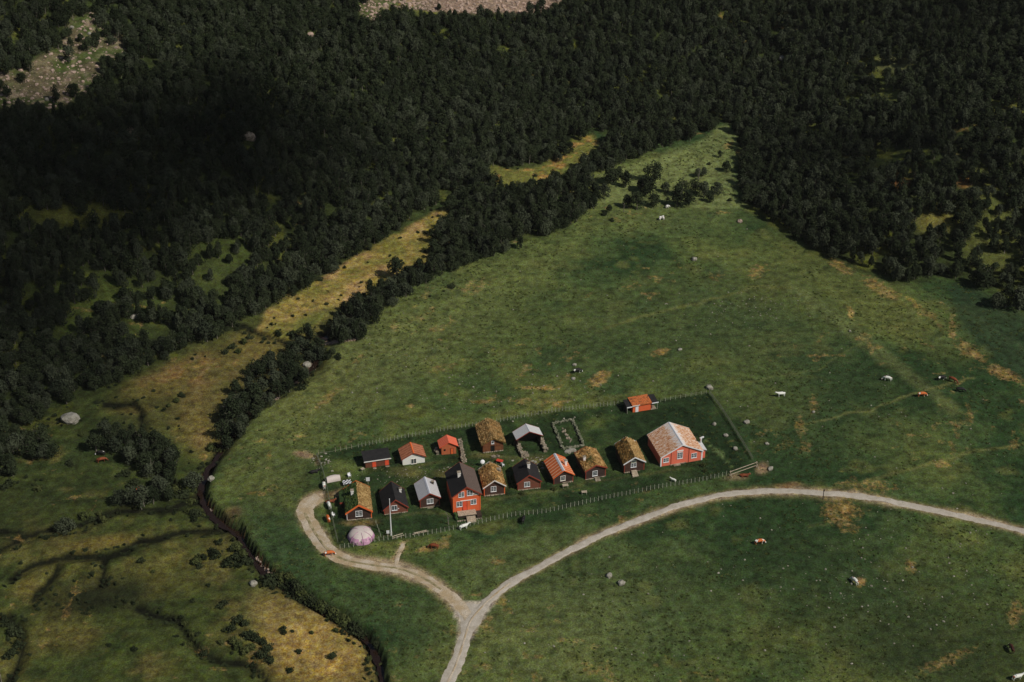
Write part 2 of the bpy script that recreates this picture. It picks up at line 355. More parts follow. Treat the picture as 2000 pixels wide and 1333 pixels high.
DRY = np.zeros(GZ.shape)
def paint(X, Y, Z):
    U, V = project(X, Y, Z)
    wu = fbm(X, Y, 5, 51, 4)*9; wv = fbm(X, Y, 5, 57, 4)*6
    u, v = U+wu, V+wv
    n1 = fbm(X, Y, 30, 61, 4); n2 = fbm(X, Y, 7, 67, 4); n3 = fbm(X, Y, 2.2, 71, 3)
    col = np.zeros(X.shape+(3,))
    def put(c, m):
        nonlocal col
        m = np.clip(m, 0, 1)[..., None]; col = col*(1-m)+np.array(alb(*c))*m
    def blob(cx, cy, rx, ry, ang=0, soft=.6):
        a = math.radians(ang); dx = u-cx; dy = v-cy
        p = (dx*math.cos(a)+dy*math.sin(a))/rx; q = (-dx*math.sin(a)+dy*math.cos(a))/ry
        return sstep(1+soft, 1-soft, np.sqrt(p*p+q*q)+n2*.25)
    def poly(pts, soft=5): return sstep(soft, -soft, sdf(u, v, pts))
    def line(pts, w, soft=None):
        soft = soft or w*.6
        return sstep(w+soft, max(w-soft, 0), seg_dist(u, v, pts)+n3*soft*.5)
    DRY[:] = 0; col[:] = alb(58, 73, 41)
    put((78, 87, 47), sstep(-.15, .4, n1+n2*.4)); put((37, 54, 30), sstep(-.05, .35, -n1+n2*.6)); put((92, 94, 52), sstep(.25, .55, n2+n1*.3)*.5)
    # meadow: sunburnt, olive and lush areas
    put((86, 92, 54), blob(700, 720, 230, 80, -25, .7)*.8); put((90, 92, 50), blob(620, 760, 90, 40, -30)*.5)
    put((80, 88, 50), blob(950, 560, 180, 60, -25, .8)*.6); put((76, 86, 50), blob(1300, 420, 160, 35, -6, .8)*.7)
    put((100, 108, 66), poly(HEAD, 8)*.75)
    put((50, 64, 38), blob(1250, 640, 260, 90, -10, .8)*.65); put((50, 62, 38), blob(1500, 680, 200, 120, 20, .8)*.5)
    put((48, 62, 36), blob(1650, 830, 260, 90, 5, .8)*.5)
    put((82, 90, 54), blob(1100, 1220, 220, 110, -15, .8)*.7); put((80, 88, 52), blob(1000, 1090, 120, 40, -20)*.6)
    put((44, 57, 33), blob(1700, 1180, 280, 110, 10, .8)*.8); put((38, 48, 28), blob(1850, 1290, 180, 70, 5, .8)*.7)
    put((44, 60, 36), blob(560, 1060, 60, 110, -30, .6)*.7); put((78, 84, 48), blob(540, 930, 70, 70, -30)*.6)
    put((50, 64, 38), blob(800, 1200, 110, 70, 25)*.5)
    put((86, 92, 56), line(BRIGHT, 12)*.55); put((80, 84, 46), blob(1700, 590, 180, 40, 30)*.5)  # crest line painted lighter, its sunlit edge put into the grass colour
    put((70, 76, 42), blob(1500, 560, 60, 30, -20)*.6)
    # dry and worn grass
    for cx, cy, rx, ry, a, k in [(1290, 688, 20, 7, -15, .9), (1170, 740, 28, 12, -30, .9), (1055, 758, 45, 5, -4, 1), (945, 782, 30, 5, 0, .8), (1090, 790, 14, 8, 0, .9),
            (1020, 785, 25, 6, 0, .6), (800, 793, 12, 6, -5, .7), (870, 770, 12, 5, -40, .5), (1150, 578, 10, 6, 0, .5), (1640, 1000, 45, 30, 10, .75), (1660, 1030, 30, 12, 0, .5),
            (1780, 1108, 16, 14, 10, .8), (1680, 1140, 12, 10, 0, .8), (1980, 1200, 16, 26, 10, .7), (1700, 950, 60, 14, 0, .5), (1840, 905, 22, 10, 0, .8), (1590, 790, 12, 20, 0, .55),
            (1565, 830, 10, 24, 0, .55), (1575, 870, 18, 16, 0, .4), (1660, 610, 8, 16, -10, .8), (840, 1068, 35, 10, -15, .85), (870, 1055, 10, 14, 30, .6), (970, 1100, 16, 12, 0, .5),
            (790, 1068, 10, 8, 0, .4), (1215, 1015, 12, 8, 0, .6), (1530, 870, 30, 10, -30, .3), (1480, 530, 22, 14, -20, .55), (1860, 640, 8, 26, -5, .8), (1900, 690, 40, 14, 35, .75),
            (1960, 730, 40, 12, 25, .9), (1640, 520, 30, 8, 25, .7), (1720, 565, 40, 12, 30, .8), (1800, 605, 60, 8, 35, .55), (1450, 300, 14, 10, 0, .5), (1425, 285, 12, 8, 0, .9),
            (1410, 415, 20, 6, 0, .4), (1980, 870, 14, 20, 0, .4), (1900, 1060, 10, 8, 0, .3), (655, 640, 6, 5, 0, .5), (770, 640, 10, 16, 0, .5), (930, 560, 40, 14, -20, .35),
            (820, 620, 40, 12, -25, .3), (860, 720, 40, 10, -15, .35), (1400, 540, 18, 10, -30, .3), (1230, 560, 30, 8, -20, .2), (640, 780, 40, 8, -35, .6), (700, 700, 30, 8, -30, .4),
            (960, 930, 6, 5, 0, .0), (1850, 1290, 70, 14, -25, .5), (780, 1180, 14, 6, 0, .3), (985, 1175, 10, 10, -30, .8), (930, 1160, 14, 4, 0, .8)]:
        DRY[:] = np.maximum(DRY, blob(cx, cy, rx*1.05, ry*1.1, a, .7)*(.3+.5*k))
    # little worn spots all over the pastures
    sp = sstep(.62, .82, vnoise(X/2.3, Y/2.3, 90))*sstep(.45, .8, vnoise(X/19, Y/19, 95))
    DRY[:] = np.maximum(DRY, sp*.5)
    sp = sstep(.7, .9, vnoise(X/1.3, Y/1.3, 98)); put((34, 48, 28), sp*.45)
    # cattle tracks
    put((104, 104, 62), line([(1560, 835), (1700, 800), (1830, 755), (1905, 735)], 2)*.5)
    put((100, 100, 58), line([(1560, 965), (1660, 950), (1780, 915), (1900, 885), (2000, 870)], 3)*.5)
    put((96, 98, 56), line([(1180, 640), (1330, 600), (1480, 560), (1545, 562)], 3)*.45)
    put((96, 98, 56), line([(1385, 760), (1600, 720), (1790, 600)], 1.5)*.25)
    put((110, 112, 76), line([(1880, 600), (1950, 650), (2010, 690)], 2)*.4)
    put((36, 50, 33), poly([(1850, 560), (1900, 560), (2060, 640), (2060, 745), (1985, 740), (1930, 690), (1880, 640)], 10)*.8)  # far-right slope painted dark: shade of ground falling away from the sun
    # the fenced farmyard, lush
    e = poly(FIELD, 3); put((35, 50, 28), e*.92); put((60, 72, 38), e*sstep(.1, .5, n2+n3*.5)*.6); put((26, 39, 22), e*sstep(.05, .4, -n2+n3*.4)*.7)
    put((78, 88, 46), (blob(1160, 825, 18, 10)+blob(685, 910, 40, 12, 10)+blob(665, 925, 30, 20))*e*.7)
    put((104, 96, 58), (blob(795, 925, 30, 10, 0)+blob(870, 925, 25, 8)+blob(950, 890, 25, 5)+blob(1045, 905, 30, 14))*e*.5)
    put((96, 112, 70), line([(1372, 858), (1395, 878), (1420, 900), (1432, 918)], 1.5)*.7)
    put((120, 104, 66), blob(705, 1022, 30, 4)*.7); put((132, 114, 80), blob(660, 962, 24, 7, -15)*.8)
    # marsh and bog
    m = sstep(8, -8, sdf(u, v, MARSH)+n2*4)*sstep(380, 460, V+X*0)
    put((60, 68, 34), m); put((34, 42, 22), m*sstep(.1, .45, fbm(X, Y, 4, 171, 3))*.6); put((90, 85, 45), m*sstep(.0, .4, n1*.7+n2*.7)*.7); put((40, 50, 26), m*sstep(.0, .35, -n1*.6+n2*.7+n3*.3)*.8); put((108, 96, 54), m*sstep(.3, .6, n2+n3*.3)*.35)
    put((40, 50, 26), m*sstep(.55, .8, vnoise(X/1.7, Y/1.7, 120))*.5)
    for cx, cy, rx, ry, a, k in [(190, 1062, 70, 14, -8, .7), (230, 1055, 30, 10, 0, .5), (50, 1150, 30, 16, -20, .5), (130, 1230, 60, 40, 20, .25), (300, 1130, 60, 30, 10, .25), (330, 740, 80, 22, -18, .55), (400, 850, 40, 50, -60, .5),
            (250, 800, 40, 10, 0, .4), (480, 690, 60, 20, -20, .3)]:
        put((106, 94, 50), blob(cx, cy, rx, ry, a, .6)*k)
    put((98, 86, 50), m*blob(420, 740, 150, 70, -20, .8)*(.6+.5*n2)); put((120, 96, 62), m*blob(350, 735, 80, 26, -18, .7)*sstep(-.1, .4, n3+n2)*.7); put((150, 126, 74), m*blob(620, 1270, 110, 80, 25, .6)*(.75+.5*n2)); put((120, 106, 64), m*blob(540, 1200, 60, 40, 30)*.6)
    put((28, 32, 18), m*blob(190, 1165, 115, 38, -6, .7)*.95); put((40, 46, 24), m*blob(40, 1000, 200, 60, 0, .8)*.5)
    put((126, 104, 70), m*(blob(300, 735, 34, 8, -18)+blob(395, 860, 20, 20))*.35)
    put((58, 44, 26), m*blob(285, 640, 50, 25, 10)*.8)
    for c in CHANNELS: put((22, 26, 14), line(c, 9, 6)*.6); put((17, 19, 11), line(c, 5.5, 2.2)*.97)
    put((30, 30, 18), line(STREAM, 12, 5)*.7); put((20, 16, 11), line(STREAM, 7, 3)*.95)
    put((120, 76, 54), (line([(500, 1090), (515, 1110), (532, 1126)], 4, 2)+line([(404, 990), (414, 1000)], 2.5, 1.5)+line([(464, 1050), (476, 1056)], 2.5, 1.5)+line([(430, 1028), (436, 1030)], 2, 1)+line([(395, 928), (400, 932)], 2, 1))*.9)
    # gravel bars by the upper stream
    bars = line([(628, 673), (660, 668), (692, 663)], 2.8, 1.5)+line([(525, 778), (543, 778)], 2, 1)+line([(560, 755), (572, 738)], 3, 1.5)+line([(572, 748), (588, 746)], 2.5, 1.5)+blob(604, 716, 9, 6, -20, .4)
    put((170, 146, 122), bars)
    # riverbed meadow and upper clearing
    rb = poly(RIVERBED, 6); put((128, 114, 64), rb); put((86, 88, 42), rb*sstep(-.1, .35, n2+n3*.4)*.75); put((156, 128, 90), rb*sstep(.15, .5, -n2+n3*.5)*.6); put((70, 62, 34), rb*sstep(.35, .6, n3)*.5)
    put((80, 88, 44), rb*blob(610, 630, 60, 14, -25)*.8)
    s2 = poly(STRIP2, 5); put((92, 94, 48), s2); put((146, 112, 66), s2*sstep(.1, .5, n3+n2*.5)*.7); put((120, 116, 62), s2*sstep(.1, .5, -n3+n2*.5)*.5)
    # hillside floor
    h = sstep(-3, 4, sdf(X, Y, VALXY)+n2*3)
    h = h*(1-poly(HEAD, 5))*(1-rb)*(1-s2)
    put((44, 52, 27), h); put((84, 88, 40), h*sstep(.15, .5, n2)*.7)
    for cx, cy, rx, ry, c in [(160, 415, 90, 30, (82, 84, 40)), (165, 600, 120, 60, (68, 78, 38)), (430, 500, 70, 44, (56, 65, 32)), (400, 545, 80, 44, (54, 62, 32)), (1830, 430, 40, 26, (96, 92, 48)), (1755, 355, 18, 12, (130, 96, 58)),
            (1735, 182, 38, 14, (82, 88, 46)), (1740, 125, 40, 16, (90, 92, 60)), (1950, 470, 60, 60, (80, 84, 44)), (1930, 360, 40, 40, (80, 84, 44)), (1880, 355, 14, 10, (130, 96, 58)), (1960, 210, 40, 10, (96, 96, 50))]:
        put(c, h*blob(cx, cy, rx, ry)*.9)
    for pl in (SCREE_L, SCREE_T):
        s = poly(pl, 6)
        put((84, 78, 58), s); put((54, 66, 32), s*sstep(-.25, .2, n2+n3*.4)*.9); put((128, 112, 96), s*sstep(.1, .6, n3)*.7)
    put((124, 106, 92), poly(SCREE_T, 5)*sstep(780, 860, U)*.8)
    # worn earth along the tracks
    for rd, w in ((ROAD_MAIN, 6), (ROAD_LEFT, 12)):
        k = 1.0 if w < 10 else .9
        put((110, 100, 66), line(rd, w+5, 5)*.55); put((146, 130, 106), line(rd, w, 4)*k)
    put((150, 140, 124), poly(JUNCTION, 3)); put((150, 132, 100), line(FOOTPATH, 4, 2))
    put((128, 108, 84), blob(592, 888, 16, 7, 10, .5)*.9+blob(1490, 915, 14, 10, -30, .5)*.9+blob(1438, 935, 20, 5, 0)*.6)
    put((118, 100, 72), line([(592, 885), (612, 892), (620, 905)], 5)*.7)
    put((128, 100, 68), blob(1540, 948, 26, 5, 0)*.6); put((112, 82, 62), blob(458, 1005, 16, 10)*.4)
    put((104, 94, 60), blob(660, 1090, 40, 8, 20)*.3)
    for pth in ([(705, 1018), (760, 1012), (840, 1000), (880, 1010)], [(950, 975), (1030, 965), (1100, 955), (1165, 942), (1240, 930), (1330, 918)], [(735, 918), (800, 914), (870, 900), (960, 890), (1040, 895)], [(962, 888), (975, 925), (990, 960)], [(640, 900), (655, 920), (670, 945), (665, 975)]):
        put((92, 88, 54), line(pth, 2.2, 2)*.45*(.6+.8*n2))
    col *= (1+.10*n3[..., None]+.08*n2[..., None])
    return np.clip(col, .004, .8)

def build_ground():
    ny, nx = GZ.shape
    me = bpy.data.meshes.new('ground')
    co = np.stack([GXX, GYY, GZ], -1).reshape(-1, 3).astype(np.float32)
    idx = np.arange(nx*ny).reshape(ny, nx)
    q = np.stack([idx[:-1, :-1], idx[:-1, 1:], idx[1:, 1:], idx[1:, :-1]], -1).reshape(-1, 4)
    me.vertices.add(len(co)); me.vertices.foreach_set('co', co.ravel())
    me.loops.add(q.size); me.loops.foreach_set('vertex_index', q.ravel().astype(np.int32))
    me.polygons.add(len(q)); me.polygons.foreach_set('loop_start', np.arange(0, q.size, 4, dtype=np.int32))
    me.polygons.foreach_set('use_smooth', np.ones(len(q), bool))
    me.update(calc_edges=True)
    ca = me.color_attributes.new('Soil', 'FLOAT_COLOR', 'POINT')
    c = paint(GXX, GYY, GZ); c = np.concatenate([c, np.ones(c.shape[:2]+(1,))], -1)
    ca.data.foreach_set('color', c.reshape(-1).astype(np.float32))
    da = me.attributes.new('Dry', 'FLOAT', 'POINT'); da.data.foreach_set('value', DRY.reshape(-1).astype(np.float32))
    m, n, l, b = newmat('pasture_ground'); b.inputs['Roughness'].default_value = .95; b.inputs['Specular IOR Level'].default_value = .1
    a = n.new('ShaderNodeAttribute'); a.attribute_name = 'Soil'
    tc = n.new('ShaderNodeTexCoord')
    def noise(sc, det, ro=.6):
        x = n.new('ShaderNodeTexNoise'); x.inputs['Scale'].default_value = sc; x.inputs['Detail'].default_value = det; x.inputs['Roughness'].default_value = ro
        l.new(tc.outputs['Object'], x.inputs['Vector']); return x.outputs['Fac']
    def rng(f, a0, a1, b0, b1):
        x = n.new('ShaderNodeMapRange'); x.inputs[1].default_value = a0; x.inputs[2].default_value = a1; x.inputs[3].default_value = b0; x.inputs[4].default_value = b1
        l.new(f, x.inputs[0]); return x.outputs[0]
    f1 = noise(.45, 8, .7); f2 = noise(3.2, 4, .75)
    g = n.new('ShaderNodeMath'); g.operation = 'MULTIPLY'; l.new(rng(f1, .34, .66, .52, 1.6), g.inputs[0]); l.new(rng(f2, .34, .66, .55, 1.55), g.inputs[1])
    mx = n.new('ShaderNodeMix'); mx.data_type = 'RGBA'; mx.blend_type = 'MULTIPLY'; mx.inputs[0].default_value = 1
    d = n.new('ShaderNodeAttribute'); d.attribute_name = 'Dry'
    ad = n.new('ShaderNodeMath'); ad.operation = 'MULTIPLY_ADD'; l.new(noise(.7, 9, .75), ad.inputs[0]); ad.inputs[1].default_value = 1.5; l.new(rng(d.outputs['Fac'], 0, 1, -.62, .18), ad.inputs[2])
    dm = n.new('ShaderNodeMix'); dm.data_type = 'RGBA'; l.new(rng(ad.outputs[0], .42, .85, 0, .75), dm.inputs[0]); l.new(a.outputs['Color'], dm.inputs[6])
    dc = n.new('ShaderNodeValToRGB'); dc.color_ramp.elements[0].position = .35; dc.color_ramp.elements[1].position = .65
    dc.color_ramp.elements[0].color = (*alb(122, 98, 54), 1); dc.color_ramp.elements[1].color = (*alb(158, 130, 84), 1); l.new(noise(.35, 5), dc.inputs[0]); l.new(dc.outputs[0], dm.inputs[7])
    l.new(dm.outputs[2], mx.inputs[6]); l.new(g.outputs[0], mx.inputs[7])
    hs = n.new('ShaderNodeHueSaturation'); l.new(rng(noise(.9, 6, .7), .3, .7, .47, .518), hs.inputs['Hue']); l.new(rng(noise(1.3, 4), .3, .7, .86, 1.22), hs.inputs['Saturation'])
    l.new(mx.outputs[2], hs.inputs['Color']); l.new(hs.outputs[0], b.inputs['Base Color'])
    bp = n.new('ShaderNodeBump'); bp.inputs['Strength'].default_value = 1; bp.inputs['Distance'].default_value = .4; l.new(noise(1.1, 8, .72), bp.inputs['Height']); l.new(bp.outputs[0], b.inputs['Normal'])
    me.materials.append(m)
    o = bpy.data.objects.new('ground', me); C.objects.link(o)
    tag(o, 'green pastures, bog and wooded hillside seen from above', kind='structure')
build_ground()

# ------------------------------------------------------------------ tracks and water
M['gravel'] = pm('pale_gravel', alb(168, 160, 148), alb(146, 137, 122), .7, fine=.22, fscale=9, lo=.35, hi=.7, bump=.03)
M['gravel_brown'] = pm('brown_gravel', alb(150, 132, 104), alb(168, 156, 138), .35, fine=.28, fscale=6, lo=.42, hi=.6, bump=.03)
M['gravel_grass'] = pm('gravel_with_grass', alb(112, 104, 72), alb(150, 136, 108), .8, fine=.3, fscale=7, lo=.42, hi=.6)
def resample(pts, step):
    out = [Vector(pts[0])]
    P = [Vector(p) for p in pts]
    # Catmull-Rom through the points
    cr = []
    for i in range(len(P)-1):
        p0 = P[max(i-1, 0)]; p1 = P[i]; p2 = P[i+1]; p3 = P[min(i+2, len(P)-1)]
        for k in range(12):
            t = k/12
            cr.append(.5*((2*p1)+(p2-p0)*t+(2*p0-5*p1+4*p2-p3)*t*t+(3*p1-p0-3*p2+p3)*t**3))
    cr.append(P[-1]); acc = 0
    for a, b in zip(cr, cr[1:]):
        L = (b-a).length; d = step-acc
        while d <= L:
            out.append(a+(b-a)*(d/L)); d += step
        acc = L-(d-step)
    return out
def ribbon(name, xy, width, mat, lift, zfun=None, ragged=.25, step=.7, label=None, wf=None):
    P = resample(xy, step); mb = MB(); n = 7
    r = random.Random(len(P)); jl = jr = 0
    for i, p in enumerate(P):
        t = (P[min(i+1, len(P)-1)]-P[max(i-1, 0)]).normalized(); nn = Vector((-t.y, t.x))
        w = (wf(i/len(P)) if wf else 1)*width/2
        jl = jl*.6+r.uniform(-ragged, ragged); jr = jr*.6+r.uniform(-ragged, ragged)
        for k in range(n):
            s = -1+2*k/(n-1); q = p+nn*(s*w+(jl if k == 0 else jr if k == n-1 else 0))
            edge = -.10 if k in (0, n-1) else 0
            z = (zfun(q.x, q.y) if zfun else gh(q.x, q.y))+lift+(edge if not zfun else 0)
            mb.v.append((q.x, q.y, z))
    for i in range(len(P)-1):
        for k in range(n-1):
            a = i*n+k; mb.f.append((a, a+n, a+n+1, a+1))
    o = mb.build(name, mat, smooth=True); tag(o, label, kind='structure'); return o
ribbon('road', [at(u, v).xy for u, v in ROAD_MAIN], 2.0, 'gravel', .07, label='pale gravel farm road curving across the pasture', wf=lambda t: 1.65-.65*min(t*4, 1))
ribbon('track', [at(u, v).xy for u, v in ROAD_LEFT], 3.5, 'gravel_brown', .045, label='gravel track looping to the left end of the farmyard', ragged=.4, wf=lambda t: .9+.35*sstep(.45, .8, t))
ribbon('path', [at(u, v).xy for u, v in FOOTPATH], 1.0, 'gravel_brown', .05, label='short footpath from the track to the farmyard fence', ragged=.15)
ribbon('verge', [at(u, v).xy for u, v in ROAD_MAIN[1:8]], .5, 'gravel_brown', .105, label='brown strip between the wheel ruts of the road', ragged=.16)
ribbon('verge', [at(u, v).xy for u, v in ROAD_LEFT[2:10]], .7, 'gravel_grass', .09, label='grassy strip between the wheel ruts of the track', ragged=.22)
jm = MB(); jp = [at(u, v) for u, v in JUNCTION]; jc = sum(jp, Vector())/len(jp)
jr_ = []
for i, p in enumerate(jp):
    q = jp[(i+1) % len(jp)]
    for k in range(5): jr_.append(p.lerp(q, k/5)+Vector((R.uniform(-.25, .25), R.uniform(-.25, .25), 0)))
for ring in range(4):
    for p in jr_:
        q = jc.lerp(p, (ring+1)/4); jm.v.append((q.x, q.y, gh(q.x, q.y)+.025-(.1 if ring == 3 else 0)))
jm.v.append((jc.x, jc.y, gh(jc.x, jc.y)+.025)); N = len(jr_)
for i in range(N):
    jm.f.append((4*N, i, (i+1) % N))
    for ring in range(3): a = ring*N; jm.f.append((a+i, a+N+i, a+N+(i+1) % N, a+(i+1) % N))
tag(jm.build('pavement', 'gravel', smooth=True), 'stony gravel triangle where the track leaves the road', kind='structure')
mw, n, l, b = newmat('peaty_brown_water'); b.inputs['Base Color'].default_value = (.022, .012, .008, 1); b.inputs['Roughness'].default_value = .06
M['water'] = mw
bpn = n.new('ShaderNodeBump'); nn_ = n.new('ShaderNodeTexNoise'); nn_.inputs['Scale'].default_value = 1.5; nn_.inputs['Detail'].default_value = 4
bpn.inputs['Distance'].default_value = .03; l.new(nn_.outputs['Fac'], bpn.inputs['Height']); l.new(bpn.outputs[0], b.inputs['Normal'])
ribbon('stream', STRXY, 1.4, 'water', 0, zfun=lambda x, y: float(wlevel(y)), ragged=.3, step=.8, label='narrow brown stream winding along the pasture edge')

# unseen cloud, its puffs laid out up-sun to shade the hillside forest
M['cloud'] = pm('cloud_white', (.8, .8, .8), rough=1, fine=.02)
SHADE = [(120, 320, 24), (250, 285, 24), (380, 290, 24), (320, 360, 24), (470, 270, 20), (520, 340, 18), (60, 480, 20), (590, 400, 14), (300, 460, 14), (40, 560, 14), (430, 390, 18),
         (20, 700, 14), (60, 780, 12), (40, 260, 14), (330, 215, 14), (430, 180, 12), (-110, 500, 36), (-100, 350, 32), (250, 690, 10), (640, 260, 12), (700, 330, 10), (1700, 300, 12), (1850, 280, 12), (1560, 330, 12), (1650, 480, 10), (1900, 40, 12), (30, 40, 10)]
mb = MB(); CH = 2300
for u, v, r in SHADE:
    g = at(u, v); t = (CH-g.z)/SUN_DIR.z; c = g+SUN_DIR*t
    for k in range(9):
        mb.stone((c.x+R.gauss(0, r*.62), c.y+R.gauss(0, r*.62), CH+R.uniform(-6, 14)), r*R.uniform(.2, .48), R, .5, True)
tag(mb.build('shade_clouds', 'cloud', smooth=True), 'unseen cloud placed high up to shade the hillside forest', kind='structure')

# ------------------------------------------------------------------ trees and shrubs
def crown_mesh(rnd, h, w, leaves, size, base=.25, lobes=8, name='crown', leafm='leaf', pointed=False):
    mb = MB(); L = []
    for k in range(lobes):
        t = rnd.uniform(.0, 1); zz = h*(base+(1-base)*(.12+.68*t))
        prof = (1-t*.85 if pointed else math.sin(math.pi*(.22+.62*t)))
        rr = w*.5*prof*rnd.uniform(.35, .85); a = rnd.uniform(0, 6.28)
        L.append((Vector((math.cos(a)*rr, math.sin(a)*rr, zz)), w*rnd.uniform(.2, .31)*(.6+.5*prof)))
    L.append((Vector((0, 0, h*(base+.5*(1-base)))), w*.36)); L.append((Vector((0, 0, h-w*.22)), w*.22))
    for k in range(leaves):
        c, r = rnd.choice(L)
        d = Vector((rnd.gauss(0, 1), rnd.gauss(0, 1), rnd.gauss(.25, 1))).normalized()
        p = c+d*r*rnd.uniform(.6, 1.08)*Vector((1, 1, 1)).x
        if p.z < h*base*.6: p.z = h*base*.6+rnd.uniform(0, .3)
        nn = (d+Vector((rnd.gauss(0, .55), rnd.gauss(0, .55), rnd.gauss(0, .55)))).normalized()
        x = nn.orthogonal().normalized(); x.rotate(Matrix.Rotation(rnd.uniform(0, 6.28), 3, nn)); y = nn.cross(x)
        s = size*rnd.uniform(.6, 1.25)
        mb.add([p-x*s-y*s*.6, p+x*s*.8-y*s*.8, p+x*s+y*s*.7, p-x*s*.7+y*s], [(0, 1, 2, 3)])
    return mb
def trunk_mesh(rnd, h, w):
    mb = MB(); top = Vector((rnd.uniform(-.3, .3), rnd.uniform(-.3, .3), h*.8))
    r = .05+h*.014
    mid = top*.5+Vector((rnd.uniform(-.15, .15), rnd.uniform(-.15, .15), 0))
    mb.tube((0, 0, -.6), mid, r*1.3, r*.85, 6); mb.tube(mid, top, r*.85, r*.3, 5)
    for k in range(5):
        s = mid.lerp(top, rnd.uniform(-.3, .6)); a = rnd.uniform(0, 6.28)
        e = s+Vector((math.cos(a)*w*.32, math.sin(a)*w*.32, h*rnd.uniform(.12, .25)))
        mb.tube(s, e, r*.5, r*.15, 4)
    return mb
def as_mesh(mb, name, mat):
    me = bpy.data.meshes.new(name); me.from_pydata(mb.v, [], mb.f); me.materials.append(M[mat]); me.update(); return me
TREES = []
for k in range(10):
    rnd = random.Random(100+k); h = rnd.uniform(4.8, 7.2); w = rnd.uniform(4.0, 5.6)
    lf = 'leaf_grey' if k in (3, 7, 9) else 'leaf'
    TREES.append((as_mesh(crown_mesh(rnd, h, w, 950, .21, lobes=rnd.choice((9, 12, 15)), base=.08, pointed=(k in (2, 6))), 'crown', lf), as_mesh(trunk_mesh(rnd, h, w), 'trunk', 'bark')))
SHRUBS = []
for k in range(5):
    rnd = random.Random(200+k); SHRUBS.append(as_mesh(crown_mesh(rnd, rnd.uniform(1.3, 1.9), rnd.uniform(2.2, 3.0), 330, .17, base=.02, lobes=7), 'shrub', 'leaf_bright' if k == 4 else 'leaf_shrub'))

CLEAR = [(160, 415, 78, 22, .1), (430, 498, 55, 34, .35), (385, 548, 55, 30, .4), (285, 642, 55, 22, .05), (650, 405, 16, 16, .2), (1733, 182, 36, 13, .08),
         (1692, 112, 22, 8, .1), (1745, 130, 32, 9, .1), (1756, 356, 18, 13, .1), (1830, 430, 36, 22, .08), (1925, 322, 26, 8, .2), (1925, 365, 40, 20, .5),
         (1960, 450, 50, 30, .4), (1960, 520, 60, 26, .3), (1960, 210, 28, 8, .25), (1873, 352, 16, 10, .15), (1525, 116, 8, 5, .0), (605, 66, 10, 8, .0), (485, 275, 15, 8, .0),
         (255, 258, 9, 10, .1), (865, 58, 10, 10, .1), (1030, 80, 9, 8, .1), (1410, 25, 8, 8, .1), (290, 118, 22, 12, .25), (405, 150, 12, 12, .2), (510, 158, 16, 8, .3),
         (1570, 215, 14, 8, .2), (1240, 243, 8, 5, .1), (1605, 172, 14, 6, .2), (1660, 178, 18, 7, .25), (330, 590, 26, 14, .3), (1820, 95, 16, 8, .3), (1870, 20, 10, 8, .3), (60, 420, 20, 10, .3),
         (1710, 20, 16, 16, .35), (1450, 120, 10, 8, .4), (880, 372, 16, 12, .3), (760, 372, 24, 22, .4), (555, 440, 8, 6, .2), (1900, 130, 14, 8, .4), (1985, 330, 14, 14, .2), (1900, 480, 30, 16, .2), (1975, 400, 30, 16, .2), (1880, 250, 20, 8, .3), (1610, 60, 14, 6, .3), (1980, 560, 26, 14, .2), (1790, 330, 14, 8, .3), (1700, 400, 12, 8, .4), (720, 210, 10, 8, .3), (560, 520, 20, 12, .35), (60, 560, 26, 16, .4), (20, 760, 20, 10, .3), (250, 760, 30, 10, .4)]
BANDL = [(95, 650), (125, 600), (205, 552), (255, 550), (225, 590), (150, 640), (110, 668)]
BAND = [(628, 640), (690, 590), (740, 535), (825, 480), (850, 440), (900, 415), (1000, 365), (1090, 345), (1140, 330), (1170, 345), (1165, 395), (1120, 430),
        (1050, 462), (960, 486), (880, 518), (800, 560), (748, 600), (708, 650), (650, 655)]
BANDGAPS = [(1045, 452, 22, 9, .1), (1020, 402, 18, 7, .2), (800, 500, 22, 12, .1), (760, 540, 12, 8, .3), (1105, 408, 20, 9, .1), (1000, 465, 14, 6, .3), (660, 622, 18, 8, .35)]
STREAMWOOD = [(432, 800), (440, 765), (480, 735), (505, 700), (560, 690), (600, 640), (628, 655), (625, 700), (612, 735), (575, 740), (540, 775), (505, 800), (470, 835), (440, 870), (432, 840)]
LOWWOOD = [(-100, 880), (0, 850), (60, 840), (110, 870), (60, 905), (20, 925), (-100, 940)]
MIDWOOD = [(200, 830), (250, 820), (330, 860), (355, 880), (350, 930), (330, 962), (290, 965), (285, 905), (230, 890), (180, 870)]
def ell(u, v, e): return ((u-e[0])/e[2])**2+((v-e[1])/e[3])**2 < 1
def pin(u, v, p):
    r = False; n = len(p)
    for i in range(n):
        x0, y0 = p[i]; x1, y1 = p[(i+1) % n]
        if (y0 > v) != (y1 > v) and u < (x1-x0)*(v-y0)/(y1-y0)+x0: r = not r
    return r
pts = []
sp = 2.35
for j in range(int((700-205)/sp)):
    for i in range(int(500/sp)):
        pts.append((-250+i*sp+R.uniform(-.5, .5)*sp*.95+(j % 2)*sp*.5, 205+j*sp+R.uniform(-.5, .5)*sp*.95))
P = np.array(pts); PZ = height(P[:, 0], P[:, 1]); PV = sdf(P[:, 0], P[:, 1], VALXY); NG = fbm(P[:, 0], P[:, 1], 16, 77, 3)
forest = []
